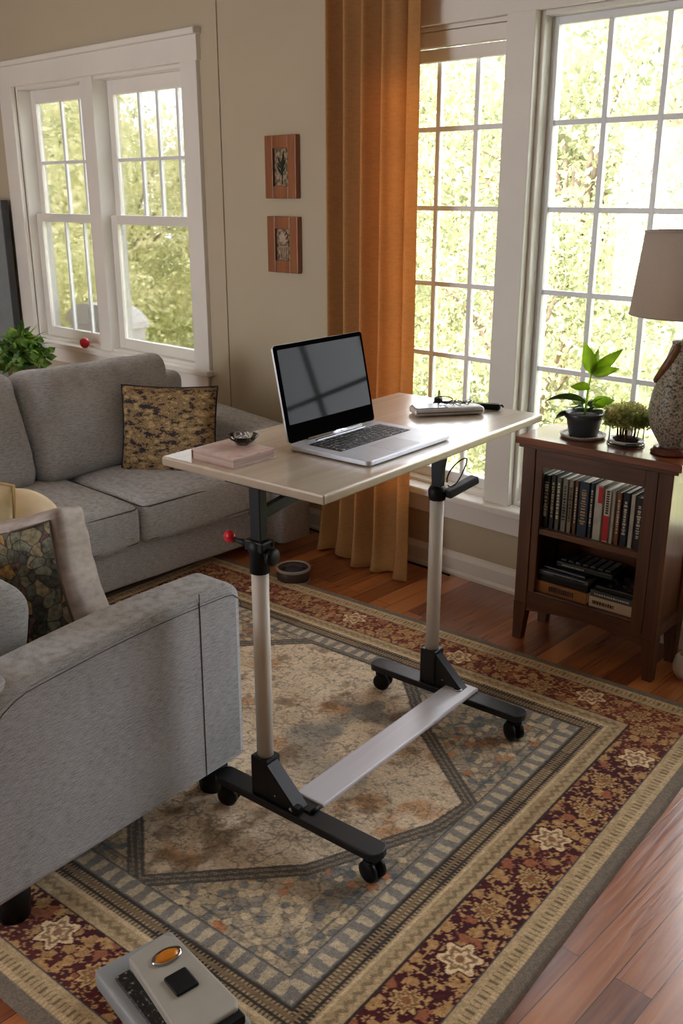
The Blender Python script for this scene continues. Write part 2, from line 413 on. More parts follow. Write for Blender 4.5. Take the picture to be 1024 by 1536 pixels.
def tree_proto(mi, seed, nleaf, rx, rz, h):
    root = empty('tree')
    rg = np.random.default_rng(seed)
    # clusters
    nc = 46; cd = rg.normal(size=(nc,3)); cd /= np.linalg.norm(cd, axis=1)[:,None]
    cr_ = rg.uniform(.35,1,nc)**.6; cc = cd*cr_[:,None]*np.array([rx,rx,rz])+np.array([0,0,h])
    ci = rg.integers(0, nc, nleaf)
    p = cc[ci]+rg.normal(size=(nleaf,3))*np.array([.36,.36,.3])*rx/1.9
    a = rg.normal(size=(nleaf,3)); a /= np.linalg.norm(a,axis=1)[:,None]
    b_ = np.cross(a, rg.normal(size=(nleaf,3))); b_ /= np.linalg.norm(b_,axis=1)[:,None]
    s = rg.uniform(.03,.075,nleaf)[:,None]
    V = np.stack([p-a*s, p+b_*s*.5, p+a*s, p-b_*s*.5], 1).reshape(-1,3)
    me = bpy.data.meshes.new('crown'); me.vertices.add(len(V)); me.vertices.foreach_set('co', V.ravel())
    me.loops.add(nleaf*4); me.loops.foreach_set('vertex_index', np.arange(nleaf*4)); me.polygons.add(nleaf); me.polygons.foreach_set('loop_start', np.arange(nleaf)*4)
    me.update(); me.materials.append(M_lf[mi]); o = bpy.data.objects.new('crown', me); COL.objects.link(o); o.parent = root
    mb = MB(); mb.tube([(0,0,0),(.06,.02,h*.5),(0,0,h)], [.13,.1,.05], 8)
    for k in range(14):
        q = cc[k]; mb.tube([(0,0,h*.45+.1*(k%4)), tuple(q*.55+np.array([0,0,h*.4])), tuple(q)], [.05,.03,.012], 5)
    mb.build('trunk', M_bark, root)
    return root
protoA = tree_proto(0, 1, 13000, 1.9, 2.1, 3.0)
protoB = tree_proto(1, 2, 15000, 1.9, 1.8, 2.1)
spotsA = [(-7.0,12.0,-1.5,1.15),(-10.8,12.6,-1.5,1.1),(-3.4,10.6,-1.6,1.1),(-14.0,16.5,-1.6,1.25),(-7.8,8.6,-1.6,.72),(-.6,8.2,-1.5,.9),(-4.7,7.4,-1.6,.68),(-10.0,17.0,-1.4,1.5),(-4.6,15.0,-1.2,1.5)]
spotsB = [(-13.6,9.0,-1.5,1.05),(-18.5,10.0,-1.5,1.35),(-11.4,6.6,-1.5,.7),(-24,13.5,-1.5,1.6),(-16.4,14.5,-1.5,1.2),(-25,7.6,-1.5,1.35),(-18.4,6.2,-1.5,.85),(-14.0,5.6,-1.5,.5)]
for proto, spots, lab, g in ((protoA, spotsA, 'pale airy leafed tree standing outside the house', 'pale trees outside'), (protoB, spotsB, 'yellow green leafy tree growing beyond the left double window', 'green trees behind the left window')):
    for i, (x, y, z, s) in enumerate(spots):
        o = proto if i == 0 else copy_tree(proto)
        o.location = (x, y, z); o.scale = (s, s, s); o.rotation_euler.z = i*1.3
        tag(o, lab, 'tree', g)
# white lidded box on the outer ledge of the left window
M_pl = mat('white_plastic', (232,228,222), .5, var=.03)
st(MB().box(wx(-5.7), wx(-3.9), WY+WT+.0, WY+WT+.42, .52, .56, .004).build('trim_5', M_white))
BXS = 1.2
t = tag(empty('storage_box', (wx(-5.03)*1.045-.14, WY+.36, .561)), 'white rounded lidded box outside the left window', 'box')
MB().box(-.27, .27, -.1, .1, 0, .17, .02).build('body', M_pl, t)
mb = MB(); vs = []
n = 12
for i in range(n+1):
    a = PI*i/n
    for y in (-.11, .11): vs.append((-.29*math.cos(a)*(1 if abs(math.cos(a))<1 else 1), y, .17+.11*math.sin(a)))
fs = [(2*i, 2*i+1, 2*i+3, 2*i+2) for i in range(n)]+[tuple(range(0, 2*n+2, 2)), tuple(range(1, 2*n+2, 2))[::-1]]+[(0, 2*n, 2*n+1, 1)]
mb.add(vs, fs, False); mb.build('lid', M_pl, t); t.scale = (1.15, 1, 1.28)
M_red = mat('red_gloss', (196,22,40), .35, var=.2, scale=30)
# ---------------------------------------------------------------- rug (pattern computed per vertex, woven into the pile)
RUG_O = (-.83, 1.8); RUG_A = R(5)
U0, V0, V1 = -2.36, -1.09, .985
def vnoise(x, y, s, seed=0, octs=3):
    out = np.zeros_like(x); amp = 1; tot = 0
    for o_ in range(octs):
        xs = x*s*2**o_+seed*13.7; ys = y*s*2**o_+seed*7.3
        xi = np.floor(xs).astype(np.int64); yi = np.floor(ys).astype(np.int64); fx = xs-xi; fy = ys-yi
        fx = fx*fx*(3-2*fx); fy = fy*fy*(3-2*fy)
        def h(a, b):
            k = (a*374761393+b*668265263+seed*1442695) & 0xffffffff; k = ((k ^ (k >> 13))*1274126177) & 0xffffffff
            return ((k ^ (k >> 16)) & 0xffff)/65535.0
        v = h(xi,yi)*(1-fx)*(1-fy)+h(xi+1,yi)*fx*(1-fy)+h(xi,yi+1)*(1-fx)*fy+h(xi+1,yi+1)*fx*fy
        out += v*amp; tot += amp; amp *= .55
    return out/tot
def voro(x, y, s, seed=0):
    xs = x*s; ys = y*s; xi = np.floor(xs).astype(np.int64); yi = np.floor(ys).astype(np.int64)
    f1 = np.full(x.shape, 9.); f2 = np.full(x.shape, 9.); cid = np.zeros(x.shape)
    def h(a, b, q):
        k = (a*374761393+b*668265263+(seed*5+q)*97531) & 0xffffffff; k = ((k ^ (k >> 13))*1274126177) & 0xffffffff
        return ((k ^ (k >> 16)) & 0xffff)/65535.0
    for dx in (-1,0,1):
        for dy in (-1,0,1):
            a = xi+dx; b = yi+dy
            d = np.hypot(a+h(a,b,1)-xs, b+h(a,b,2)-ys)
            near = d < f1
            f2 = np.where(near, f1, np.minimum(f2, d)); cid = np.where(near, h(a,b,3), cid); f1 = np.where(near, d, f1)
    return f1, f2, cid
def mixc(A, B, t):
    t = np.clip(t, 0, 1)[...,None]; return A*(1-t)+B*t
def C3(*c): return np.array(lin(c))
def sst(a, b, x): t = np.clip((x-a)/(b-a), 0, 1); return t*t*(3-2*t)
def seg_dist(px, py, poly):
    d = np.full(px.shape, 9.); n = len(poly); inside = np.zeros(px.shape, bool)
    for i in range(n):
        ax, ay = poly[i]; bx, by = poly[(i+1) % n]
        ex, ey = bx-ax, by-ay; t = np.clip(((px-ax)*ex+(py-ay)*ey)/(ex*ex+ey*ey), 0, 1)
        d = np.minimum(d, np.hypot(px-ax-t*ex, py-ay-t*ey))
        c = ((ay > py) != (by > py)) & (px < (bx-ax)*(py-ay)/((by-ay) if by != ay else 1e-9)+ax)
        inside ^= c
    return np.where(inside, d, -d)
def rug_colors(u, v):
    d = np.minimum.reduce([-u, u-U0, V1-v, v-V0])
    side = np.minimum(-u, u-U0) < np.minimum(V1-v, v-V0)      # on a long v-running side
    t = np.where(side, v, u)                                # runs along the border
    n1 = vnoise(u, v, 14, 1, 4); n2 = vnoise(u, v, 60, 2, 3); n3 = vnoise(u, v, 3, 3, 2); n4 = vnoise(u, v, 130, 4, 2)
    one = np.ones(u.shape+(3,))
    col = one*C3(122,114,102)
    cream = mixc(one*C3(168,146,108), one*C3(204,186,148), n2)
    # fringe band with dark knots
    w = (d > .034) & (d < .09)
    kn = ((np.abs(((t/.016) % 1)-.5) < .16) & (np.abs(d-.062) < .008+.006*n1))
    ed = (d < .05) & (np.sin(t*2*PI/.011) > .4)
    cc = mixc(cream, one*C3(92,74,52), kn*.75+0.); cc = mixc(cc, one*C3(226,208,170), ed*.5)
    col = np.where(w[...,None], cc, col)
    w = (d >= .09) & (d < .095); col = np.where(w[...,None], one*C3(72,72,82), col)
    # burgundy band
    dw = np.minimum(np.abs(d-.1675), .2)
    warm = sst(.3, .75, n3)
    rustiness = np.clip(sst(.45, .95, v)*.75+sst(-.85, -1.0, v)*.25+.12*warm, 0, 1)
    burg = mixc(one*C3(72,14,28), one*C3(142,66,44), rustiness)
    burg = mixc(burg, one*C3(52,12,20), n2*.7)
    f1, f2, cid = voro(u+.02*n1, v+.02*n2, 26, 5)
    vine = np.abs(vnoise(u, v, 30, 8, 2)-.5) < .07
    vine |= (np.abs(vnoise(u, v, 55, 12, 2)-.5) < .09)
    leafy = ((f1 < .30+.16*n2) & (cid > .42)) | (vine & (n4 > .48))
    tan = mixc(one*C3(150,112,68), one*C3(206,170,116), n4)
    tan = mixc(tan, one*C3(150,84,58), (cid > .86)*.8)
    cb = mixc(burg, tan, leafy*.95)
    # rosettes
    per = .165; k = np.floor(t/per); tt = (t/per-k-.5)*per; off = np.where(k % 2 == 0, .012, -.016)
    rx, ry = tt, d-.1675-off; rr = np.hypot(rx, ry); ang = np.arctan2(ry, rx)
    big = (k % 3 == 0)
    rad = np.where(big, .052, .038)*(.82+.18*np.cos(ang*np.where(big, 6, 9)))
    petal = rr < rad
    pc = mixc(one*C3(196,164,112), one*C3(228,206,164), big*1.)
    pc = mixc(pc, one*C3(112,78,48), (np.abs(rr-rad*.62) < .0035+.002*n4)*.8); pc = mixc(pc, one*C3(120,60,40), (rr < .011)*.8); pc = mixc(pc, one*C3(140,104,66), ((n4 > .58) & (rr < rad*.8))*.6)
    cb = np.where(((rr < rad+.006) & ~petal)[...,None], burg, cb)
    cb = np.where(petal[...,None], pc, cb)
    col = np.where(((d >= .095) & (d < .24))[...,None], cb, col)
    w = (d >= .24) & (d < .244); col = np.where(w[...,None], one*C3(56,44,44), col)
    # olive cream stripe with zigzag
    zz = np.abs(((t/.03) % 1)-.5)*.03
    cc = mixc(cream*.92, one*C3(128,112,82), ((np.abs(d-.262-zz*.8) < .006))*.75); cc = mixc(cc, one*C3(214,196,160), (np.abs(d-.293) < .004)*.8)
    col = np.where(((d >= .244) & (d < .3))[...,None], cc, col)
    # dotted guards
    g = (d >= .3) & (d < .352)
    row = np.floor((d-.3)/.0087); dot = (np.sin(t*2*PI/.011+row*PI) > -.1)
    cc = mixc(one*C3(62,54,46), one*C3(176,158,124), (dot & (row % 2 == 0))*.85+0.)
    cc = mixc(cc, one*C3(150,128,96), ((row == 3))*.7)
    col = np.where(g[...,None], cc, col)
    # trapezoid band
    per = .047; k = np.floor(t/per+.2*n1); q = (t/per+.2*n1)-k; dd = (d-.352)/.058
    trap = (np.abs(q-.5) < .24+.16*(dd-.5)*np.where(k % 2 == 0, 1, -1)) & (dd > .13) & (dd < .87)
    blue = mixc(one*C3(118,118,114), one*C3(148,146,138), n1)
    cc = mixc(blue, mixc(one*C3(186,174,144), one*C3(210,200,172), n2), trap*.9); cc = mixc(cc, one*C3(74,76,76), ((dd < .06) | (dd > .94))*.8)
    col = np.where(((d >= .352) & (d < .41))[...,None], cc, col)
    # inner ground
    ins = d >= .41
    f1, f2, cid = voro(u, v, 17, 9)
    g1 = mixc(one*C3(150,143,128), one*C3(194,180,152), n1*1.1)
    g1 = mixc(g1, one*C3(116,120,120), sst(.5, .66, vnoise(u, v, 9, 21, 3))*.75)
    pet = (f1 < .42) & (cid > .35)
    g1 = mixc(g1, one*C3(200,186,150), pet*.65*(cid < .8)); g1 = mixc(g1, one*C3(184,122,76), (f1 < .36)*(cid > .9)*.8)
    g1 = mixc(g1, one*C3(88,80,66), (np.abs(f2-f1) < .06)*.5+(np.abs(vnoise(u, v, 42, 31, 2)-.5) < .03)*.4)
    g1 = mixc(g1, one*C3(82,88,88), ((np.abs(d-.44) < .004))*.7)
    # lattice in the corners
    la = np.abs((((u+v)/.07) % 1)-.5) > .45; lb = np.abs((((u-v)/.07) % 1)-.5) > .45
    g1 = mixc(g1, one*C3(108,116,118), (la | lb)*.55*(v > .15))
    c0 = U0/2
    F1, F2, CI = voro(u+.012*n2, v+.012*n1, 33, 19)
    pt2 = (F1 < .40)
    g1 = mixc(g1, one*C3(214,200,166), pt2*(CI > .72)*.8); g1 = mixc(g1, one*C3(88,104,118), pt2*(CI < .2)*.7); g1 = mixc(g1, one*C3(196,132,88), pt2*((CI > .5) & (CI < .57))*.8)
    g1 = mixc(g1, one*C3(84,76,62), (np.abs(F1-.41) < .04)*.45)
    half = [(-1.0,-.70),(-.60,-.37),(-.44,-.06),(-.42,.08),(-.72,.31),(-.98,.58)]
    poly = [(-.90,-.69),(-.60,-.40),(-.44,-.06),(-.42,.08),(-.72,.31),(-.98,.58),(-1.4,.58),(-1.8,.2),(-1.8,-.1),(-1.08,-.54)]
    m = seg_dist(u, v, poly)
    band = np.abs(m) < .022
    row = np.floor((m+.022)/.0088); 
    bc = mixc(one*C3(92,88,82), one*C3(168,156,132), ((np.sin((u+v*1.3)*2*PI/.012+row*PI) > 0) & (row % 2 == 1))*.75)
    f = mixc(one*C3(196,180,150), one*C3(232,220,194), vnoise(u, v, 8, 41, 4)*1.2)
    f = mixc(f, one*C3(120,124,122), sst(.52, .66, vnoise(u, v, 5, 51, 3))*.8*sst(-.25, .15, v))
    f = mixc(f, one*C3(196,156,112), sst(.62, .74, vnoise(u, v, 7.5, 61, 3))*.8)
    f = mixc(f, one*C3(118,92,62), sst(.54, .72, vnoise(u, v, 14, 71, 4))*.65)
    ar = (np.abs(vnoise(u, v, 22, 81, 3)-.5) < .022) | (np.abs(vnoise(u, v, 38, 91, 2)-.5) < .022)
    f = mixc(f, one*C3(96,80,62), ar*.55)
    inner = np.where((m > 0)[...,None], f, g1)
    inner = np.where(band[...,None], bc, inner)
    col = np.where(ins[...,None], inner, col)
    grain = (.80+.4*vnoise(u, v, 210, 99, 1))
    return np.clip(col*grain[...,None]*np.array([1.2, 1.12, 1.1]), 0, 1)
def build_rug():
    nu, nv = 640, 560
    us = np.linspace(U0, 0, nu); vs = np.linspace(V0, V1, nv)
    uu, vv = np.meshgrid(us, vs, indexing='ij')
    edge = np.minimum.reduce([-uu, uu-U0, V1-vv, vv-V0])
    zz = .013*np.sqrt(np.clip(edge/.006, 0, 1)) + .0016*vnoise(uu, vv, 160, 5, 1)*(edge > .035)
    rip = .004*vnoise(uu, vv, 2.2, 6, 1)*(edge < .06)
    wob = .0035*(vnoise(uu, vv, 5, 7, 2)-.5)*(edge < .02)
    co = np.stack([uu+wob, vv+wob, zz], -1).reshape(-1, 3)
    i = np.arange((nu-1)*(nv-1)); a = (i//(nv-1))*nv+i % (nv-1)
    F = np.stack([a, a+nv, a+nv+1, a+1], 1)
    me = bpy.data.meshes.new('area_rug'); me.vertices.add(len(co)); me.vertices.foreach_set('co', co.ravel())
    me.loops.add(F.size); me.loops.foreach_set('vertex_index', F.ravel().astype(np.int32))
    me.polygons.add(len(F)); me.polygons.foreach_set('loop_start', np.arange(len(F))*4); me.update(); me.validate()
    at = me.color_attributes.new('weave', 'FLOAT_COLOR', 'POINT')
    c = rug_colors(uu, vv).reshape(-1, 3); at.data.foreach_set('color', np.concatenate([c, np.ones((len(c),1))], 1).ravel().astype(np.float32))
    me.polygons.foreach_set('use_smooth', [True]*len(me.polygons))
    m, nt, b = nodes_of('rug_weave'); N = nt.nodes; L = nt.links
    vc = N.new('ShaderNodeVertexColor'); vc.layer_name = 'weave'
    tc = N.new('ShaderNodeTexCoord'); nz = N.new('ShaderNodeTexNoise'); nz.inputs['Scale'].default_value = 420; L.new(tc.outputs['Object'], nz.inputs['Vector'])
    mr = N.new('ShaderNodeMapRange'); mr.inputs[1].default_value = .3; mr.inputs[2].default_value = .7; mr.inputs[3].default_value = .68; mr.inputs[4].default_value = 1.25; L.new(nz.outputs['Fac'], mr.inputs[0])
    mx = N.new('ShaderNodeMixRGB'); mx.blend_type = 'MULTIPLY'; mx.inputs[0].default_value = 1
    L.new(vc.outputs[0], mx.inputs[1]); L.new(mr.outputs[0], mx.inputs[2]); L.new(mx.outputs[0], b.inputs['Base Color'])
    b.inputs['Roughness'].default_value = .95; b.inputs['Specular IOR Level'].default_value = .15; b.inputs['Sheen Weight'].default_value = .15
    bp = N.new('ShaderNodeBump'); bp.inputs['Strength'].default_value = .6; bp.inputs['Distance'].default_value = .002
    L.new(nz.outputs['Fac'], bp.inputs['Height']); L.new(bp.outputs[0], b.inputs['Normal'])
    me.materials.append(m)
    o = bpy.data.objects.new('area_rug', me); COL.objects.link(o); o.location = (*RUG_O, .0005); o.rotation_euler.z = RUG_A
    tag(o, 'large patterned rug with burgundy floral border under the rolling desk', 'rug')
build_rug()
RZ = .0145   # top of the rug
# ---------------------------------------------------------------- sofas
def cushion_obj(name, parent, size, loc, r, crown=.02, wr=.006, seed=0, rot=(0,0,0), axis=2, nb=10, wf=7, m=None, pleat=0):
    V, F = softbox_v(*size, r, nb, crown, wr, seed, axis, wf)
    if pleat:
        for v in V:
            k = max(0, (v.z/(size[2]/2)-.35)/.65); k = k*(1-.6*k)
            w_ = 1 if size[0] < size[1] else 0; q = v.y if w_ else v.x
            d_ = pleat*k*(mnoise.noise(Vector((q*26+v.z*8, seed, v.z*3)))+.5*math.sin(q*60+seed+v.z*14))
            kk = max(0, 1-abs(v.z+.05+.25*q)/.035)*.006
            if w_: v.x += d_*math.copysign(1, v.x) - kk*(v.x > 0)
            else: v.y += d_*math.copysign(1, v.y)
    o = new_obj(name, V, F, m or M_sofa, parent, True, loc); o.rotation_euler = rot
    return o
def piping(parent, size, r, zoff, rot=None, cr=0, rad=.0035):
    hx, hy = size[0]/2-r*.25, size[1]/2-r*.25
    pts = []
    for cx, cy, a0 in ((hx-r, hy-r, 0), (-hx+r, hy-r, 90), (-hx+r, -hy+r, 180), (hx-r, -hy+r, 270)):
        for k in range(5):
            a = R(a0+k*22.5); pts.append((cx+r*math.cos(a), cy+r*math.sin(a), zoff))
    pts.append(pts[0])
    # densify
    P = []
    for a, b in zip(pts[:-1], pts[1:]):
        P.append(a)
    P.append(pts[-1])
    mb = MB(); mb.tube(P, rad, 6, False); return mb.build('seam', M_seam, parent)
# sofa A : back towards the left wall, seat facing +X
sA = tag(empty('sofa', (-3.1, 2.0, 0)), 'grey fabric sofa with loose back cushions along the left side under the window', 'sofa')
def A(x, y, z): return (x+3.1, y-2.0, z)
b = MB(); 
V, F = softbox_v(.86, 1.72, .20, .02, 12, 0, .002, 1)
o = new_obj('base', V, F, M_sofa, sA, True, A(-3.56, 2.07, .155))
cushion_obj('back_frame', sA, (.20, 1.72, .66), A(-3.97, 2.07, .42), .05, 0, .004, 2)
def arm_poly(o): pass
# far arm: rolled top sloping to the front
def arm(parent, name, x0, x1, y0, y1, zb, zt_back, zt_front, r, frontr=.09, loc=(0,0,0), axis='x', seam=True, flare=0):
    """arm running x0(back)->x1(front), width y0..y1; profile top rounded over the front"""
    n = 22; prof = []
    prof.append((x0, zb)); 
    for i in range(n+1):
        t = i/n; x = x0+(x1-frontr-x0)*t; z = zt_back+(zt_front-zt_back)*t
        prof.append((x, z))
    for i in range(1, 7):
        a = PI/2*(1-i/6); prof.append((x1-frontr+frontr*math.cos(a), zt_front-frontr+frontr*math.sin(a)))
    prof.append((x1, zb))
    # section across width: rounded shoulders
    secs = []; w = y1-y0
    for i in range(9):
        a = PI*i/8; secs.append((-math.cos(a), math.sin(a)))
    V = []; F = []; cx = (x0+x1)/2; cz = (zb+zt_front)/2
    rows = []
    for k in range(9):
        a = secs[k]
        yy = (y0+r if a[0] < 0 else y1-r)+ (a[0]*r)
        if k == 4: yy = (y0+y1)/2
        inset = r*(1-a[1])
        row = []
        for (x, z) in prof:
            xx = x; z2 = z
            if z > zb+1e-6:
                z2 = z-inset*.8
                if x > x1-frontr: xx = x-inset*.5
            else:
                xx = x-(inset*.5 if x == x1 else 0)
            row.append(len(V)); V.append((xx, yy, max(z2, zb)))
        rows.append(row)
    m = len(prof)
    for k in range(8):
        for i in range(m-1):
            F.append((rows[k][i], rows[k+1][i], rows[k+1][i+1], rows[k][i+1]))
        F.append((rows[k][m-1], rows[k+1][m-1], rows[k+1][0], rows[k][0]))
    F.append(tuple(rows[0])); F.append(tuple(rows[8])[::-1])
    return V, F, prof
V, F, prof = arm(None, '', -4.0, -3.0, 2.78, 2.97, .07, .64, .585, .045, .11)
o = new_obj('arm', [A(*v) for v in V], F, M_sofa, sA, True); 
V, F, prof = arm(None, '', -4.0, -3.3, 1.215, 1.30, .07, .665, .605, .04, .10)
new_obj('arm', [A(*v) for v in V], F, M_sofa, sA, True)
for k, (ya, yb, xf) in enumerate(((2.085, 2.925, -3.07), (1.28, 2.075, -3.07))):
    sz = (.66, yb-ya, .165)
    c = cushion_obj('seat_cushion', sA, sz, A(xf-.33, (ya+yb)/2, .325), .035, .035, .004, 3+k)
    piping(c, sz, .03, sz[2]/2-.012); piping(c, sz, .03, -sz[2]/2+.012)
for k, (ya, yb) in enumerate(((1.935, 2.69), (1.24, 1.925))):
    sz = (.20, yb-ya, .50)
    c = cushion_obj('back_cushion', sA, sz, A(-3.72, (ya+yb)/2, .635), .07, .045, .016, 9+k*5, (0, R(-14), R(0)), 0, 34, 5, pleat=.015)
for x, y in ((-3.2, 2.85), (-3.2, 1.35), (-3.95, 2.85), (-3.95, 1.35)):
    MB().box(x-.03, x+.03, y-.03, y+.03, .0005, .07, .004).build('leg', M_black, sA).location = A(0, 0, 0)
# sofa B : near, seat facing +Y, big arm towards the viewer
BR = R(5)
sB = tag(empty('armchair', (-1.76, 1.48, 0), BR), 'grey fabric armchair with wide seat and rounded arm in the foreground', 'armchair')
# local: x to the right (outer face x=0 -> arm occupies x<0), y forward (front y=0)
def armB():
    V, F, prof = arm(None, '', 0, .80, 0, .135, .12, .70, .655, .035, .055)
    # arm profile runs back(0) -> front(.74); map x->y-.74 ; y->-x
    return [(-y, x-.80, z) for x, y, z in V], [f[::-1] for f in F]
def armB2():
    """big arm panel with a soft arched top: profile in y (front 0, back -.80)"""
    prof = []; yb = -.80; fr = .05
    prof.append((yb, .12))
    for i in range(0, 9):
        a = PI-PI/2*i/8; prof.append((yb+.17+.17*math.cos(a), .632-.17+.17*math.sin(a)))
    for i in range(1, 12):
        t = i/12; prof.append((yb+.17+(-fr-yb-.17)*t, .632+.013*t+.010*math.sin(PI*t)))
    for i in range(0, 7):
        a = PI/2*(1-i/6); prof.append((-fr+fr*math.cos(a), .645-fr+fr*math.sin(a)))
    prof.append((-.002, .40)); prof.append((-.003, .145)); prof.append((-.02, .12))
    return prof
prof = armB2()
W = .145
def extr(prof, x0, x1, r, n=6):
    cy = sum(p[0] for p in prof)/len(prof); cz = .4
    m = len(prof); 
    # inward normals
    nr = []
    for i in range(m):
        a = Vector(prof[i-1]); b_ = Vector(prof[(i+1) % m]); t = (b_-a).normalized(); nr.append(Vector((t.y, -t.x)))
    V = []; F = []; rows = []
    st_ = [(x0+r-r*math.cos(PI/2*i/n), r-r*math.sin(PI/2*i/n)) for i in range(n+1)]+[(x1-r+r*math.sin(PI/2*i/n), r-r*math.cos(PI/2*i/n)) for i in range(n+1)]
    for x, ins in st_:
        row = []
        for p, q in zip(prof, nr):
            row.append(len(V)); V.append((x, p[0]+q.x*ins, max(.12, p[1]+q.y*ins)))
        rows.append(row)
    for k in range(len(rows)-1):
        for i in range(m): F.append((rows[k][i], rows[k+1][i], rows[k+1][(i+1) % m], rows[k][(i+1) % m]))
    F.append(tuple(rows[0])[::-1]); F.append(tuple(rows[-1]))
    return V, F
V, F = extr(prof, -W, 0, .022)
o = new_obj('arm', V, F, M_sofa, sB, False)
o.data.polygons.foreach_set('use_smooth', [len(p.vertices) < 5 for p in o.data.polygons])
V, F = extr([(y, z) for y, z in prof], -1.38, -1.38+.05, .02)
# seams on the outer panel of the arm
mb = MB(); pts = [(.0005, p[0]*.975-.004, p[1]-.028) for p in prof[1:-3]]
pts = [(.0012, y, z) for _, y, z in pts]
mb.tube(pts, .0011, 5, False); mb.tube([(.0008, -.155, .13), (.0012, -.15, .655)], .0013, 5, False); mb.tube([(.0012, -.775, .13), (.0012, -.78, .5)], .0013, 5, False)
mb.build('seam', M_seam, sB)
cushion_obj('base', sB, (1.12, .70, .16), (-.56-W+.0, -.38, .20), .02, 0, .002, 21)
sz = (.565, .60, .15)
for k in range(2):
    c = cushion_obj('seat_cushion', sB, sz, (-W-.285-.57*k, -.305, .355), .04, .03, .004, 22+k)
    piping(c, sz, .035, sz[2]/2-.012)
cushion_obj('back_frame', sB, (1.26, .14, .52), (-.64, -.73, .39), .05, 0, .003, 25)
for k in range(2):
    cushion_obj('back_cushion', sB, (.56, .18, .40), (-W-.32-.565*k, -.60, .56), .07, .03, .010, 27+k, (R(-14), 0, 0), 1, 14, 5)
for x, y in ((-.08, -.70), (-.08, -.06), (-1.19, -.70), (-1.19, -.06)):
    MB().lathe([(0, 0), (.038, 0), (.046, .105), (0, .105)], 20, (x, y, RZ)).build('leg', M_black, sB)
# ---------------------------------------------------------------- throw pillows
def pillow(name, w, h, t, m, loc, rot, pinch=.07, wr=.006, seed=0, n=26, pipe=None, pw=4, ex=.55, rd=0):
    V = []; F = []
    idx = lambda i, j, s: (s*(n+1)*(n+1)+i*(n+1)+j)
    for s in (1, -1):
        for i in range(n+1):
            for j in range(n+1):
                a = -1+2*i/n; b_ = -1+2*j/n
                x = a*w/2*(1-pinch*(1-b_*b_))*math.sqrt(1-rd*b_*b_/2); z = b_*h/2*(1-pinch*(1-a*a))*math.sqrt(1-rd*a*a/2)
                th = t/2*max(0, (1-abs(a)**pw))**ex*max(0, (1-abs(b_)**pw))**ex
                nn = mnoise.noise(Vector((x*9+seed, z*9, s*3)))*wr*(1-max(abs(a), abs(b_))**4)
                V.append((x, -s*(th+nn), z))
    for s in (0, 1):
        for i in range(n):
            for j in range(n):
                q = (idx(i,j,s), idx(i+1,j,s), idx(i+1,j+1,s), idx(i,j+1,s)); F.append(q if s == 0 else q[::-1])
    o = new_obj(name, V, F, m, None, True, loc); o.rotation_euler = rot
    bm = bmesh.new(); bm.from_mesh(o.data); bmesh.ops.remove_doubles(bm, verts=bm.verts, dist=.0008); bm.to_mesh(o.data); bm.free()
    if pipe:
        P = []
        for k in range(4):
            for i in range(n):
                s = -1+2*i/n
                a, b_ = ((s,-1), (1,s), (-s,1), (-1,-s))[k]
                P.append((a*w/2*(1-pinch*(1-b_*b_))*math.sqrt(1-rd*b_*b_/2), 0, b_*h/2*(1-pinch*(1-a*a))*math.sqrt(1-rd*a*a/2)))
        P.append(P[0]); mb = MB(); mb.tube(P, .004, 6, False); mb.build('piping', pipe, o)
    return o
M_pil1 = ramp_mat('brocade', [(.38,(34,30,42)),(.45,(70,50,40)),(.49,(178,150,104)),(.525,(96,70,50)),(.57,(204,176,124)),(.66,(150,120,80)),(.7,(50,38,40))], 22, .8, detail=15, nrough=.72, distortion=.1, stretch=(1,1,2.0), bump=.4)
M_navy = mat('navy_piping', (30,34,48), .8)
p = pillow('throw_pillow', .435, .40, .13, M_pil1, (-3.375, 2.455, .60), (R(-13), 0, R(38)), .05, .008, 2, pipe=M_navy)
tag(p, 'black and gold brocade pillow on the far end of the sofa', 'pillow')
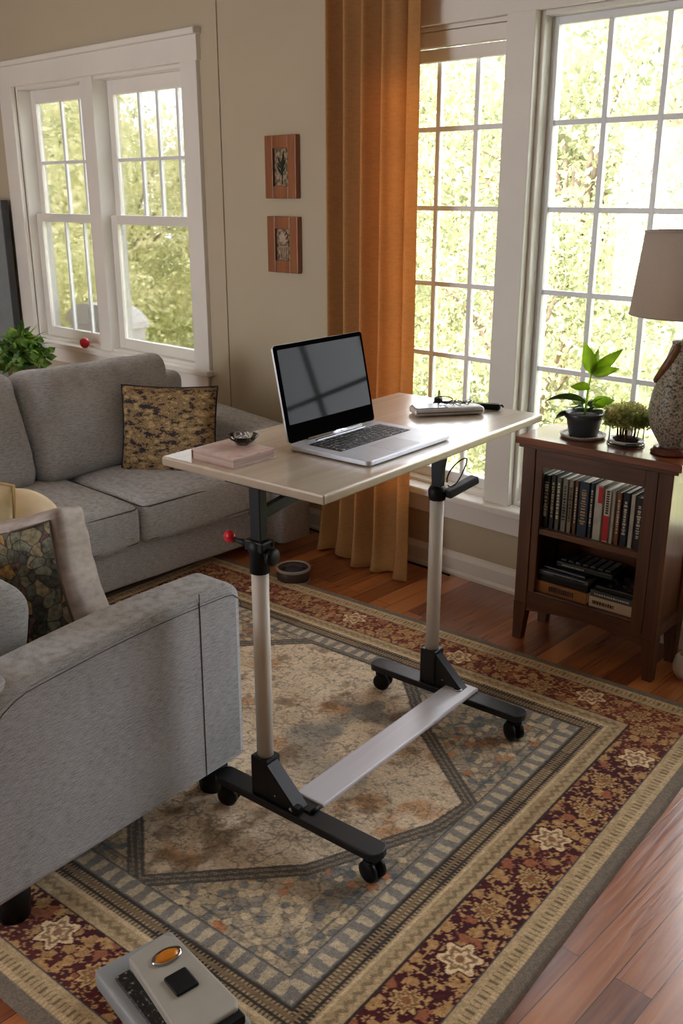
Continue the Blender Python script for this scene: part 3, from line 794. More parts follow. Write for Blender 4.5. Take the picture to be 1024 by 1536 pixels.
# floral print pillow leaning on the armchair back
def floral_mat():
    m, nt, b = nodes_of('floral_print'); N = nt.nodes; L = nt.links
    tc = N.new('ShaderNodeTexCoord'); nz = N.new('ShaderNodeTexNoise'); nz.inputs['Scale'].default_value = 9
    L.new(tc.outputs['Object'], nz.inputs['Vector'])
    av = N.new('ShaderNodeVectorMath'); av.operation = 'MULTIPLY_ADD'; av.inputs[1].default_value = (.10,.10,.05)
    L.new(nz.outputs['Color'], av.inputs[0]); L.new(tc.outputs['Object'], av.inputs[2])
    v = N.new('ShaderNodeTexVoronoi'); v.inputs['Scale'].default_value = 33; L.new(av.outputs[0], v.inputs['Vector'])
    v2 = N.new('ShaderNodeTexVoronoi'); v2.feature = 'DISTANCE_TO_EDGE'; v2.inputs['Scale'].default_value = 33; L.new(av.outputs[0], v2.inputs['Vector'])
    sp = N.new('ShaderNodeSeparateColor'); L.new(v.outputs['Color'], sp.inputs[0])
    cr = N.new('ShaderNodeValToRGB'); cr.color_ramp.interpolation = 'CONSTANT'; e = cr.color_ramp.elements
    e[0].position = 0; e[0].color = (*lin((84,82,72)), 1); e[1].position = .93; e[1].color = (*lin((176,138,84)), 1)
    for p_, c in ((.2,(128,130,112)),(.42,(130,126,106)),(.58,(104,104,88)),(.7,(150,138,108)),(.85,(118,88,80))):
        x = e.new(p_); x.color = (*lin(c), 1)
    L.new(sp.outputs[0], cr.inputs['Fac'])
    er = N.new('ShaderNodeMapRange'); er.inputs[1].default_value = .0; er.inputs[2].default_value = .07; L.new(v2.outputs['Distance'], er.inputs[0])
    mx = N.new('ShaderNodeMixRGB'); mx.inputs[1].default_value = (*lin((52,50,46)), 1); L.new(er.outputs[0], mx.inputs[0]); L.new(cr.outputs[0], mx.inputs[2])
    n3 = N.new('ShaderNodeTexNoise'); n3.inputs['Scale'].default_value = 75; n3.inputs['Detail'].default_value = 6; L.new(tc.outputs['Object'], n3.inputs['Vector'])
    m3 = N.new('ShaderNodeMapRange'); m3.inputs[1].default_value = .35; m3.inputs[2].default_value = .6; m3.inputs[3].default_value = .55; m3.inputs[4].default_value = 1.2; L.new(n3.outputs['Fac'], m3.inputs[0])
    mm = N.new('ShaderNodeMixRGB'); mm.blend_type = 'MULTIPLY'; mm.inputs[0].default_value = 1; L.new(mx.outputs[0], mm.inputs[1]); L.new(m3.outputs[0], mm.inputs[2])
    L.new(mm.outputs[0], b.inputs['Base Color']); b.inputs['Roughness'].default_value = .85
    return m
M_flo = floral_mat(); M_satin = mat('pale_satin', (178,166,160), .5, var=.22, scale=22, bump=.4, bscale=26, stretch=(1,1,2.5))
M_cream = ramp_mat('cream_cloth', [(.35,(224,200,158)),(.7,(246,230,200))], 7, .7, bump=.2)
# floral pillow: boxed with a satin gusset
fp = tag(empty('throw_pillow', (-2.13, 1.105, .445)), 'floral print box pillow with pale satin edge leaning on the armchair', 'pillow')
fp.rotation_euler = (Matrix.Rotation(R(30), 3, 'Z') @ Matrix.Rotation(R(-17), 3, 'Y') @ Matrix.Rotation(R(-12), 3, 'X')).to_euler()
def boxed():
    V, F = softbox_v(.39, .125, .365, .03, 12, .028, .010, 5, 1, 14)
    return V, F
V, F = boxed()
# front / back panels vs gusset: split faces by normal
def split(V, F, test):
    A_, B_ = [], []
    for f in F:
        c = sum((V[i] for i in f), Vector())/len(f); nrm = (V[f[1]]-V[f[0]]).cross(V[f[2]]-V[f[0]])
        (A_ if test(c, nrm.normalized()) else B_).append(f)
    return A_, B_
Fa, Fb = split(V, F, lambda c, n_: abs(c.x) < .165 and abs(c.z) < .1525)
V = [Vector((v.x*(1-.05*(1-(v.z/.183)**2)), v.y, v.z*(1-.05*(1-(v.x/.2)**2)))) for v in V]
def sub(V, F):
    used = sorted({i for f in F for i in f}); mp = {a: k for k, a in enumerate(used)}
    return [V[i] for i in used], [tuple(mp[i] for i in f) for f in F]
Vz = Vector((0, 0, .183))
o = new_obj('cover', *sub([v+Vz for v in V], Fa), M_flo, fp, True); o = new_obj('gusset', *sub([v+Vz for v in V], Fb), M_satin, fp, True)
P = []
for k in range(4):
    for i in range(10):
        s = -1+2*i/10; a, b_ = ((s,-1),(1,s),(-s,1),(-1,-s))[k]; xq, zq = a*.1652, b_*.1527; P.append((xq*(1-.05*(1-(zq/.183)**2)), -.064-.028*math.sqrt((1-(xq/.195)**2)*(1-(zq/.1825)**2)), .183+zq*(1-.05*(1-(xq/.2)**2))))
P.append(P[0]); mb = MB(); mb.tube(P, .0035, 6, False); mb.build('piping', mat('brown_piping', (96,78,70), .8), fp)
p = pillow('throw_pillow', .32, .27, .19, M_cream, (-2.64, 1.31, .60), (R(-30), 0, R(30)), -.06, .008, 8, pw=2.4, ex=.7, rd=.85)
tag(p, 'plump cream pillow behind the floral pillow on the armchair', 'pillow')
p = pillow('throw_pillow', .30, .29, .14, ramp_mat('gold_satin', [(.35,(196,170,118)),(.7,(236,220,182))], 9, .45, bump=.3), (-2.655, 1.175, .65), (R(-22), 0, R(36)), .02, .012, 9, pw=2.2, ex=.8, rd=.35, pipe=mat('gold_piping', (190,160,104), .6))
tag(p, 'shiny pale gold pillow at the left edge, next to the plump cream pillow', 'pillow')
# ---------------------------------------------------------------- rolling desk
D = tag(empty('rolling_desk', (-1.66, 1.83, RZ), R(5)), 'height adjustable rolling desk with pale top, white posts and black feet on casters', 'desk')
M_top = wood('pale_laminate', (196,180,158), (214,200,180), rough=.25, axis='Y', coat=1)
M_topedge = mat('laminate_edge', (172,154,132), .5, var=.05)
M_post = mat('white_powder_coat', (224,218,208), .4, var=.02)
M_alu = mat('brushed_silver', (222,222,232), .3, metal=.1, var=.04, scale=60, stretch=(1,.05,1))
ZT = .98-RZ
mb = MB(); mb.box(-.272, .250, -.46, .562, ZT-.024, ZT, .004); mb.build('desktop', M_top, D)
mb = MB(); mb.box(-.2725, .2505, -.4605, .5625, ZT-.0225, ZT-.004, .003); mb.build('edge_band', M_topedge, D)
def foot(u0, u1, v, w=.062):
    mb = MB(); h = w/2; pts = []
    for cx, s in ((u1-.02, 1), (u0+.02, -1)):
        for k in range(7):
            a = -PI/2+PI*k/6; pts.append((cx+s*.02*math.cos(a), v+s*h*math.sin(a)*1.0))
    mb.prism(pts, .070, .092)
    o = mb.build('foot', M_blackm, D); bv = o.modifiers.new('bevel', 'BEVEL'); bv.width = .003; bv.segments = 2; return o
def caster(u, v, a):
    c = empty('caster', (u, v, 0), a); c.parent = D; c.scale = (1.14,)*3
    MB().tube([(0,0,.048), (0,0,.064)], .009, 12).build('stem', M_chrome, c)
    mb = MB(); mb.box(-.014, .014, -.006, .006, .026, .052, .003); mb.box(-.006, .02, -.019, .019, .040, .052, .004); mb.build('fork', M_black, c)
    for s in (-1, 1):
        MB().tube([(.008, s*.006, .0245), (.008, s*.008, .0245), (.008, s*.018, .0245), (.008, s*.021, .0245)], [.020, .0245, .0245, .019], 24).build('wheel', M_black, c)
VL, VR_ = -.42, .36
foot(-.155, .400, VL-.005); foot(-.205, .365, VR_-.01)
caster(.36, VL-.005, R(-10)); caster(-.13, VL-.005, R(20)); caster(.325, VR_-.01, R(-30)); caster(-.175, VR_-.01, R(15))
UL, UR = .015, .02
# columns
for v, u, h0, zt in ((VL, UL, .085, .735), (VR_, UR, .085, .722)):
    mb = MB(); mb.tube([(u, v, .2), (u, v, zt)], .0215, 24); mb.build('post', M_post, D)
    # bracket with a triangular gusset
    mb = MB()
    mb.box(u-.028, u+.028, v-.027, v+.027, .08, .205, .004)
    s = 1
    poly = [(u+.02, .085), (u+.135, .085), (u+.130, .100), (u+.030, .195), (u+.02, .195)]
    th = .026 if v < 0 else .02
    vs = [(p_[0], v-th, p_[1]) for p_ in poly]+[(p_[0], v+th*.55, p_[1]) for p_ in poly]; k = len(poly)
    mb.add(vs, [tuple(range(k)), tuple(range(k, 2*k))[::-1]]+[(i, k+i, k+(i+1) % k, (i+1) % k) for i in range(k)])
    br = mb.build('bracket', M_blackm, D)
    MB().tube([(u+.055, v-th-.003, .115), (u+.055, v-th+.002, .115)], .003, 10).build('screw', M_chrome, br)
# crossbeam
mb = MB(); mb.box(.085, .18, VL+.035, VR_+.03, .088, .101, .005); beam = mb.build('crossbeam', M_alu, D)
mb = MB(); mb.box(.08, .172, VL-.005, VL+.05, .084, .097, .004); mb.build('beam_bracket', M_blackm, D)
mb = MB(); mb.box(.09, .16, VR_-.035, VR_+.02, .070, .089, .004); mb.build('beam_bracket', M_blackm, D)
MB().lathe([(0,.1015),(.014,.1015),(.014,.104),(.010,.106),(.009,.104),(0,.1035)], 20, (.135, VR_-.02, 0)).build('bolt', M_chrome, beam)
mb = MB(); mb.tube([(.125, VL-.03, .095), (.125, VL+.01, .095)], .008, 14); mb.build('latch', M_chrome, D)
MB().box(.125, .15, VL-.030, VL-.008, .092, .112, .003).build('latch_block', M_black, D)
MB().tube([(.172, VL+.0, .096), (.172, VL+.03, .096)], .006, 10).build('latch_pin', M_black, D)
# left riser
mb = MB(); mb.box(UL-.017, UL+.017, VL-.013, VL+.013, .70, ZT-.024, .002); riser = mb.build('riser', M_black, D)
mb = MB(); mb.box(UL-.09, UL+.12, VL-.02, VL+.02, ZT-.034, ZT-.0245, .002); mb.build('mounting_plate', M_black, D)
mb = MB(); mb.lathe([(0,.715),(.0245,.715),(.0245,.765),(.027,.770),(.027,.795),(.019,.800),(0,.800)], 24, (UL, VL, 0))
mb.box(UL-.03, UL+.03, VL-.022, VL+.022, .772, .80, .004); mb.build('collar', M_black, D)
mb = MB(); mb.tube([(UL+.012, VL+.00, .77), (UL+.035, VL+.0, .77), (UL+.037, VL+.0, .77)], [.012, .012, .012], 14)
mb.tube([(UL+.034, VL, .762), (UL+.046, VL, .762), (UL+.050, VL, .762)], [.02, .023, .017], 10); mb.tube([(UL+.02, VL+.012, .79), (UL+.03, VL+.02, .79)], .009, 10)
mb.build('clamp_knob', M_black, D)
lv = MB(); lv.tube([(UL-.02, VL-.01, .785), (UL-.075, VL-.012, .786)], [.009, .006], 10); lv = lv.build('release_lever', M_black, D)
mb = MB(); mb.lathe([(0,-.010),(.012,-.009),(.0165,0),(.012,.009),(0,.010)], 20, (0,0,0), Matrix.Translation((UL-.088, VL-.012, .79)) @ Matrix.Rotation(R(80), 4, 'X')); mb.tube([(UL-.095,VL-.012,.79),(UL-.07, VL-.012, .783)], [.012,.007], 10)
mb.build('lever_tip', M_red, lv)
mb = MB(); mb.box(-.009, .009, 0, .36, -.014, .014, .002); o = mb.build('brace', M_black, D, (UL+.0, VL+.01, .862)); o.rotation_euler = (R(8), 0, 0)
MB().tube([(UL-.025, VL, .86), (UL-.015, VL, .86)], .009, 10).build('screw', M_black, D)
mb = MB(); mb.box(-.012, .012, -.012, .26, ZT-.045, ZT-.0245, .002, Matrix.Translation((UL, VL+.1, 0))); mb.build('rail', M_black, D)
# right riser with tilt handle and loop of cable
mb = MB(); mb.lathe([(0,.705),(.025,.705),(.028,.718),(.028,.735),(.021,.748),(0,.75)], 24, (UR, VR_, 0)); mb.build('collar', M_black, D)
mb = MB(); poly = [(-.013,.735),(.016,.735),(.018,.80),(.024,.835),(.012,.87),(.010,ZT-.0245),(-.022,ZT-.0245),(-.018,.83)]
vs = [(UR+p_[0], VR_-.012, p_[1]) for p_ in poly]+[(UR+p_[0], VR_+.012, p_[1]) for p_ in poly]; k = len(poly)
mb.add(vs, [tuple(range(k)), tuple(range(k, 2*k))[::-1]]+[(i, k+i, k+(i+1) % k, (i+1) % k) for i in range(k)]); mb.build('riser', M_blackm, D)
hd = MB(); hd.box(-.017, .017, 0, .125, -.012, .012, .005); hd = hd.build('handle', M_blackm, D, (UR+.032, VR_+.0, .725)); hd.rotation_euler = (R(13), 0, R(-14))
pts = []
for i in range(25):
    t = i/24; a = -PI*.95+2*PI*.95*t
    pts.append((.0+.004*math.sin(a*2), .055+.05*(1+math.cos(a))*.9-.045, .02+.028*math.sin(a)+.04*(1+math.cos(a))*.5+.012))
mb = MB(); mb.tube(pts, .0022, 6); mb.build('cable_loop', M_black, hd)
mb = MB(); mb.box(.10, .150, .475, .515, ZT-.062, ZT-.0245, .005); mb.build('bracket', M_black, D)
# ---------------------------------------------------------------- laptop
Lp = tag(empty('laptop', (-1.585, 1.79, .9805), R(4)), 'open silver laptop with dark glossy screen on the rolling desk', 'laptop')
# local: hinge along y at x=-.135 ; depth x -.135..+.135 ; width y -.175...175
M_silver = mat('silver_aluminium', (208,212,224), .34, metal=.25, var=.02)
LW, LD = .356, .258
def rrect(x0, x1, y0, y1, r, n=6):
    P = []
    for cx, cy, a0 in ((x1-r,y1-r,0),(x0+r,y1-r,90),(x0+r,y0+r,180),(x1-r,y0+r,270)):
        for k in range(n+1): a = R(a0+90*k/n); P.append((cx+r*math.cos(a), cy+r*math.sin(a)))
    return P
mb = MB(); mb.prism(rrect(-LD/2, LD/2, -LW/2, LW/2, .012), .002, .0145); o = mb.build('base', M_silver, Lp); bv = o.modifiers.new('bevel','BEVEL'); bv.width = .002; bv.segments = 2
for x in (-.1, .1):
    for y in (-.14, .14): MB().tube([(x,y,.0),(x,y,.003)], .008, 12).build('foot', M_black, o)
kb = MB(); kb.box(-.088, .018, -.148, .148, .0145, .0149); kp = kb.build('keyboard', mat('keyboard_well', (60,58,56), .6), Lp)
kb = MB(); rows_ = [14,14,13,13,12,8]
for i, nk in enumerate(rows_):
    x = -.0795+.0178*i; y = -.144; ww = .288/nk
    for k in range(nk):
        wk = ww
        kb.box(x-.0073, x+.0073, y+.0011, y+wk-.0011, .0148, .0166, .0008, seg=1); y += wk
kb.build('keys', ramp_mat('key_caps', [(.45,(20,20,22)),(.62,(48,46,44)),(.72,(190,186,176))], 150, .5, detail=1), kp)
MB().prism(rrect(.035, .115, -.055, .055, .004), .0144, .0149).build('trackpad', mat('trackpad', (188,190,198), .4, metal=.4, var=.02), Lp)
MB().tube([(-LD/2+.006, -.11, .0155), (-LD/2+.006, .11, .0155)], .0055, 12).build('hinge', M_chrome, Lp)
MB().box(-.108,-.100,-.10,.10,.0144,.0156,.0004).build('speaker_strip', M_chrome, Lp)
lid = empty('lid', (-LD/2+.002, 0, .016)); lid.parent = Lp; lid.rotation_euler = (0, R(-12), 0)
# lid local: y width, z height, front face towards +x
LH = .248
def yz_prism(P, x0, x1):
    n = len(P); vs = [(x0, p_[0], p_[1]) for p_ in P]+[(x1, p_[0], p_[1]) for p_ in P]
    return vs, [tuple(range(n))[::-1], tuple(range(n, 2*n))]+[(i, (i+1) % n, n+(i+1) % n, n+i) for i in range(n)]
mb = MB(); mb.add(*yz_prism(rrect(-LW/2, LW/2, 0, LH, .01), -.006, -.0008)); mb.build('back_cover', M_silver, lid)
M_bez = mat('glossy_black_bezel', (9,9,11), .15, spec=.0, var=.0); M_disp = mat('display_glass', (30,31,34), .05, var=.0, spec=.06)
mb = MB(); mb.add(*yz_prism(rrect(-LW/2+.0003, LW/2-.0003, .0003, LH-.0003, .0098), -.0012, .0006)); mb.build('bezel', M_bez, lid)
mb = MB(); mb.add(*yz_prism(rrect(-LW/2+.013, LW/2-.009, .046, LH-.012, .002), .0006, .0012)); mb.build('display', M_disp, lid)
# ---------------------------------------------------------------- things on the desk
def deskpt(u, v): 
    c, s = math.cos(R(5)), math.sin(R(5)); return (-1.66+u*c-v*s, 1.83+u*s+v*c)
M_pink = ramp_mat('pink_cover', [(.35,(190,156,150)),(.6,(220,192,184)),(.75,(176,134,128))], 22, .35, detail=5)
M_pages = ramp_mat('page_block', [(.3,(168,146,136)),(.7,(206,184,172))], 8, .8, stretch=(1,1,60))
x, y = deskpt(-.118, -.362)
bk = tag(empty('book', (x, y, .9805), R(3)), 'thin hardback with mottled pink cover on the near left corner of the desk', 'book')
MB().box(-.073, .073, -.068, .068, .0, .0215, .001).build('pages', M_pages, bk)
mb = MB(); mb.box(-.076, .076, -.071, .071, .0212, .024, .001); mb.box(-.076, .076, -.071, .071, -.0, .002, .001); mb.box(-.076,-.0735,-.071,.071,0,.024,.001); mb.build('cover', M_pink, bk)
x, y = deskpt(-.125, -.32)
M_clear = glass_mat('clear_glass', (.97,.98,.99), .09)
ds = tag(empty('glass_dish', (x, y, 1.0052)), 'small clear glass dish of metal trinkets on the pink book', 'dish')
mb = MB(); mb.lathe([(.0,.002),(.014,.0),(.018,.001),(.030,.012),(.040,.024),(.038,.025),(.028,.013),(.016,.004),(0,.004)], 24, sx=1.0, sy=1.0); mb.build('bowl', M_clear, ds)
tr = empty('trinkets'); bpy.data.objects.remove(tr)
mb = MB()
rr = random.Random(4)
for k in range(9):
    a = rr.uniform(0, 2*PI); q = rr.uniform(0, .016); c = Vector((q*math.cos(a), q*math.sin(a), .010+rr.uniform(0,.014))); ax = Vector((rr.uniform(-1,1), rr.uniform(-1,1), rr.uniform(.2,1))).normalized()
    t1 = ax.orthogonal().normalized(); t2 = ax.cross(t1); rad = rr.uniform(.005,.010)
    mb.tube([c+(t1*math.cos(j*PI/8)+t2*math.sin(j*PI/8))*rad for j in range(17)], .0015, 6, False)
t = mb.build('ring_tangle', M_chrome, None, (x, y, 1.0075)); tag(t, 'tangle of silver rings and clips in the small glass dish', 'jewelry')
# silver case with blue top, wires, black strap bar
x, y = deskpt(.025, .388)
cs = tag(empty('zip_case', (x, y, .9805), R(-36)), 'slim silver case with blue panel behind the laptop', 'case')
V, F = softbox_v(.075, .215, .024, .011, 8, 0, .0006, 1)
new_obj('body', [v+Vector((0,0,.0125)) for v in V], F, mat('silver_vinyl', (216,213,212), .35, metal=.3, var=.15, scale=30), cs, True)
MB().prism(rrect(-.03, .030, -.10, -.005, .006), .0235, .0255).build('blue_panel', mat('blue_gloss', (74,92,122), .15, var=.1), cs)
mb = MB(); mb.tube([(.0385, -.1, .012), (.0385, .1, .012)], .0018, 6); mb.tube([(.02,.108,.012),(-.02,.108,.012)], .0015, 6); mb.build('zipper', mat('zip_teeth', (90,84,80), .5), cs)
mb = MB(); rr = random.Random(9); pts = []
for k in range(60):
    a = k*.75; pts.append((.022*math.cos(a)*(1+.4*math.sin(k*.31))-.0, -.01+k*.0016+.012*math.sin(a*1.3), .0285+.004*(1+math.sin(k*1.9))))
mb.tube(pts, .0011, 5)
w_ = mb.build('wire_tangle', M_black, None, (x, y, .9805)); w_.rotation_euler.z = R(-36); tag(w_, 'tangle of thin dark wire lying on the silver case', 'wire')
x, y = deskpt(.035, .485)
sb = tag(empty('strap_bar', (x, y, .9805), R(-58)), 'long black bar with wire loop lying behind the silver case', 'bar')
V, F = softbox_v(.028, .205, .018, .007, 8, 0, 0, 1); new_obj('body', [v+Vector((0,0,.0095)) for v in V], F, M_black, sb, True)
mb = MB(); mb.box(-.0165,.0165,-.098,-.075,.001,.03,.004); mb.build('end_block', M_black, sb)
pts = [(0+.022*math.cos(a*PI/8), -.085, .032+.020*math.sin(a*PI/8)) for a in range(17)]; mb = MB(); mb.tube(pts, .0015, 6, False)
pts = [(.004, -.07+.028*math.cos(a*PI/8), .027+.008*math.sin(a*PI/8)) for a in range(17)]; mb.tube(pts, .0015, 6, False)
MB().tube([(0,.095,.012),(.0,.106,.014),(0,.110,.008)], .003, 8).build('end_clip', M_black, sb)
mb.build('wire_loop', M_black, sb)
# ---------------------------------------------------------------- side cabinet
CR = R(2.6)
cb = tag(empty('bookshelf_cabinet', (-1.772, 2.815, 0), CR), 'brown wooden open cabinet with books beside the tall windows', 'cabinet')
Wd = .55; Dp = .235
M_wz = wood('walnut_z', (70,41,25), (108,67,41), .38, 'Z'); M_wx = wood('walnut_x', (72,42,25), (110,68,42), .34, 'X'); M_wxt = wood('walnut_top', (104,54,30), (142,82,48), .22, 'X', coat=.5)
ct = MB(); ct.box(-.022, Wd+.03, -.022, Dp+.01, .762, .788, .003); ct.build('cabinet_top', M_wxt, cb)
mb = MB(); mb.box(-.012, Wd+.018, -.012, Dp+.004, .748, .762, .003); mb.build('top_moulding', M_wx, cb)
for x in (0, Wd-.05):
    for y in (0, Dp-.045):
        mb = MB(); mb.box(x, x+.05, y, y+.045, .155, .748, .003)
        k = 1 if x == 0 else -1; xi = x+.05 if k == 1 else x
        # tapered foot
        a0, a1 = (x, x+.05)
        b0, b1 = (x, x+.034) if x == 0 else (x+.016, x+.05)
        vs = [(b0,y+.004,0),(b1,y+.004,0),(b1,y+.036,0),(b0,y+.036,0),(a0,y,.155),(a1,y,.155),(a1,y+.045,.155),(a0,y+.045,.155)]
        mb.add(vs, [(0,3,2,1),(4,5,6,7),(0,1,5,4),(1,2,6,5),(2,3,7,6),(3,0,4,7)])
        mb.build('leg', M_wz, cb)
mb = MB(); mb.box(.05, .078, .006, .024, .20, .69, .002); mb.build('door_stile', M_wz, cb)
mb = MB(); mb.box(Wd-.095, Wd-.052, .002, .024, .17, .748, .002); mb.build('door_stile', M_wz, cb)
mb = MB(); mb.box(.05, Wd-.095, .004, .026, .686, .748, .002); mb.build('top_rail', M_wx, cb)
# bottom rail with gentle arch
n = 12; vs = []
for i in range(n+1):
    x = .05+(Wd-.1)*i/n; zb = .125+.022*math.sin(PI*i/n)
    vs += [(x,.004,zb),(x,.004,.20),(x,.026,zb),(x,.026,.20)]
fs = []
for i in range(n):
    a = 4*i; b_ = a+4; fs += [(a,b_,b_+1,a+1),(a+2,a+3,b_+3,b_+2),(a+1,b_+1,b_+3,a+3),(a,a+2,b_+2,b_)]
new_obj('bottom_rail', vs, fs, M_wx, cb)
MB().box(.05, Wd-.05, .01, Dp-.01, .185, .205, .001).build('shelf', M_wx, cb)
MB().box(.05, Wd-.05, .012, Dp-.01, .432, .452, .001).build('shelf', M_wx, cb)
for xs_ in (.008, Wd-.022): MB().box(xs_, xs_+.014, .045, Dp-.045, .16, .748, .001).build('side_panel', M_wz, cb)
mb = MB(); mb.box(Wd-.012, Wd-.002, .045, Dp-.045, .16, .205, .002); mb.build('side_rail', M_wx, cb); mb = MB(); mb.box(Wd-.012, Wd-.002, .045, Dp-.045, .70, .748, .002); mb.build('side_rail', M_wx, cb)
MB().box(.05, Wd-.05, Dp-.012, Dp-.004, .19, .44, .0).build('back_panel', M_wx, cb)
# books standing on the shelf (x along cabinet, from left)
def cabp(x, y, z):
    c, s = math.cos(CR), math.sin(CR); return (-1.772+x*c-y*s, 2.815+x*s+y*c, z)
def book_mats(rgb, rough=.5):
    return mat('cover_%02d%02d%02d' % rgb, rgb, rough, var=.25, scale=35, stretch=(1,1,.6))
M_pg = ramp_mat('book_pages', [(.3,(210,202,186)),(.7,(236,230,216))], 6, .85, stretch=(70,1,1))
M_ink = [mat('spine_ink_pale', (196,190,174), .6), mat('spine_ink_gold', (168,140,92), .6), mat('spine_ink_dark', (40,34,34), .6), mat('spine_red', (186,26,34), .5)]
BK = [ # thickness, height, colour, ink, tilt, description
 (.013,.205,(70,74,60),0,0,'thin olive grey book first on the left of the top shelf'),
 (.022,.208,(28,30,30),0,0,'thick black book with pale spine marks, second from the left'),
 (.014,.214,(24,24,28),1,0,'narrow black book with tan spine marks, third from the left'),
 (.015,.208,(84,78,64),0,0,'worn olive brown book, fourth on the top shelf'),
 (.018,.206,(124,120,108),2,0,'light grey book with dark title, fifth on the top shelf'),
 (.014,.206,(128,112,88),2,0,'tan book left of the navy picture book'),
 (.010,.208,(96,64,48),0,0,'slim brown book squeezed between tan and navy spines'),
 (.034,.210,(32,44,64),1,0,'thick navy book with pale picture spine'),
 (.010,.212,(40,38,44),0,0,'slim charcoal book right of the navy book'),
 (.028,.210,(182,176,164),None,1.6,'thick off-white book with small red block on the spine'),
 (.021,.200,(198,186,168),2,0,'white book with red lower spine band'),
 (.010,.200,(170,166,156),None,0,'slim pale grey book right of the red-banded one'),
 (.013,.198,(128,72,44),0,0,'russet brown paperback on the top shelf'),
 (.020,.202,(30,32,42),0,0,'dark navy paperback with white lettering'),
 (.014,.200,(176,170,158),None,0,'plain pale book right of the dark navy paperback'),
 (.022,.194,(34,24,30),0,0,'black and plum book near the right end of the top shelf'),
 (.013,.194,(186,154,138),3,0,'pinkish book with red mark near the right end'),
 (.013,.194,(150,124,112),3,0,'dusty pink book last on the right of the top shelf'),
]
x = .052
rr = random.Random(5)
tot = sum(b_[0] for b_ in BK); gap = (Wd-.056-.052-tot)/len(BK)
gap = max(.0006, min(gap, .012))
for k, (t_, h_, c_, ink, tilt, lab) in enumerate(BK):
    dpt = .150+rr.uniform(-.012, .01)
    e = tag(empty('book', cabp(x+t_/2, .034+rr.uniform(0,.006), .4525), CR), lab, 'book', 'books standing on the cabinet top shelf')
    h_ *= .95
    m_ = book_mats(c_)
    mb = MB(); mb.box(-t_/2, -t_/2+.0015, 0, dpt, 0, h_, .0005, seg=1); mb.box(t_/2-.0015, t_/2, 0, dpt, 0, h_, .0005, seg=1); mb.box(-t_/2, t_/2, -.001, .0015, 0, h_, .0008, seg=1); mb.build('cover', m_, e)
    MB().box(-t_/2+.0015, t_/2-.0015, .0015, dpt-.004, .003, h_-.004).build('pages', M_pg, e)
    if ink is not None:
        mb = MB(); z = h_*.22
        if ink == 3: mb.box(-t_*.42, t_*.42, -.0018, -.0008, h_*.30, h_*.52)
        elif lab.startswith('white book with red'): mb.box(-t_*.48, t_*.48, -.0018, -.0008, .004, h_*.50)
        else:
            while z < h_*.86:
                l_ = rr.uniform(.003, .009); w2 = t_*rr.uniform(.18, .34); mb.box(-w2, w2, -.0018, -.0008, z, z+l_); z += l_+rr.uniform(.0015, .006)
        mb.build('spine_print', M_ink[3] if lab.startswith('white book with red') else M_ink[ink], e)
        if lab.startswith('white book with red'):
            mb = MB(); z = h_*.54
            while z < h_*.95: mb.box(-t_*.25, t_*.25, -.0018, -.0008, z, z+.006); z += .0085
            mb.build('spine_title', M_ink[2], e)
    if lab.startswith('thick off-white'):
        MB().box(-t_*.1, t_*.49, -.0018, -.0008, h_*.68, h_*.97).build('spine_block', M_ink[3], e)
    x += t_+gap
# lower shelf stacks, bottom 0.205
def flat(name, x0, x1, y0, y1, z0, z1, m, lab, cat, group=None, text=None, cover=False, rz=0):
    e = tag(empty(name, cabp((x0+x1)/2, (y0+y1)/2, z0), CR+rz), lab, cat, group)
    w, d, h = (x1-x0)/2, (y1-y0)/2, z1-z0
    if cover:
        MB().box(-w+.002, w-.002, -d+.001, d-.002, .002, h-.002).build('pages', M_pg, e)
        mb = MB(); mb.box(-w, w, -d, d, 0, .002, .0005, seg=1); mb.box(-w, w, -d, d, h-.002, h, .0005, seg=1); mb.box(-w, w, -d-.001, -d+.002, 0, h, .001, seg=1); mb.build('cover', m, e)
    else: MB().box(-w, w, -d, d, 0, h, .003).build('case', m, e)
    if text:
        mi, a0, a1, hh = text; mb = MB(); x = -w+2*w*a0; r2 = random.Random(len(lab))
        while x < -w+2*w*a1:
            l_ = r2.uniform(.003, .007); mb.box(x, x+l_, -d-.0022, -d-.0008, h*(.5-hh/2), h*(.5+hh/2)*r2.uniform(.9,1)); x += l_+r2.uniform(.0015,.004)
        mb.build('spine_print', mi, e)
    return e
g = 'books and cases stacked on the lower shelf'
flat('book', .075, .275, .030, .19, .2055, .247, mat('ochre_cover', (150,96,48), .5, var=.2), 'thick ochre brown book at the bottom of the left stack', 'book', g, (M_ink[2], .25, .72, .5), True)
flat('disc_player', .078, .277, .032, .19, .2475, .274, M_black, 'flat black case on the ochre book', 'case', g)
e = flat('disc_player', .078, .277, .030, .19, .2745, .290, mat('gunmetal', (92,92,96), .4, metal=.4, var=.2, scale=60), 'thin grey metal-fronted case on the flat black case', 'case', g, (M_ink[2], .3, .9, .5))
flat('dvd_case', .090, .262, .045, .19, .2905, .302, mat('matte_black_case', (18,18,20), .3, var=.3), 'plain black disc case on the grey metal-fronted case', 'case', g, rz=R(-3))
e = flat('tape_tray', .125, .345, .075, .20, .3025, .322, mat('dark_green_case', (44,48,42), .5, var=.3), 'dark tray of small tapes on top of the left stack', 'tray', g, (M_ink[0], .1, .5, .3))
mb = MB()
for i in range(7): mb.box(-.10+.029*i, -.078+.029*i, -.05, .05, .0185, .027, .002)
mb.build('tapes', ramp_mat('tape_plastic', [(.4,(20,22,20)),(.7,(74,76,66))], 40, .35), e)
flat('book', .285, .452, .030, .18, .2055, .244, mat('cream_cover', (190,168,142), .6, var=.08), 'thick cream book at the bottom of the right stack', 'book', g, (M_ink[2], .08, .55, .35), True)
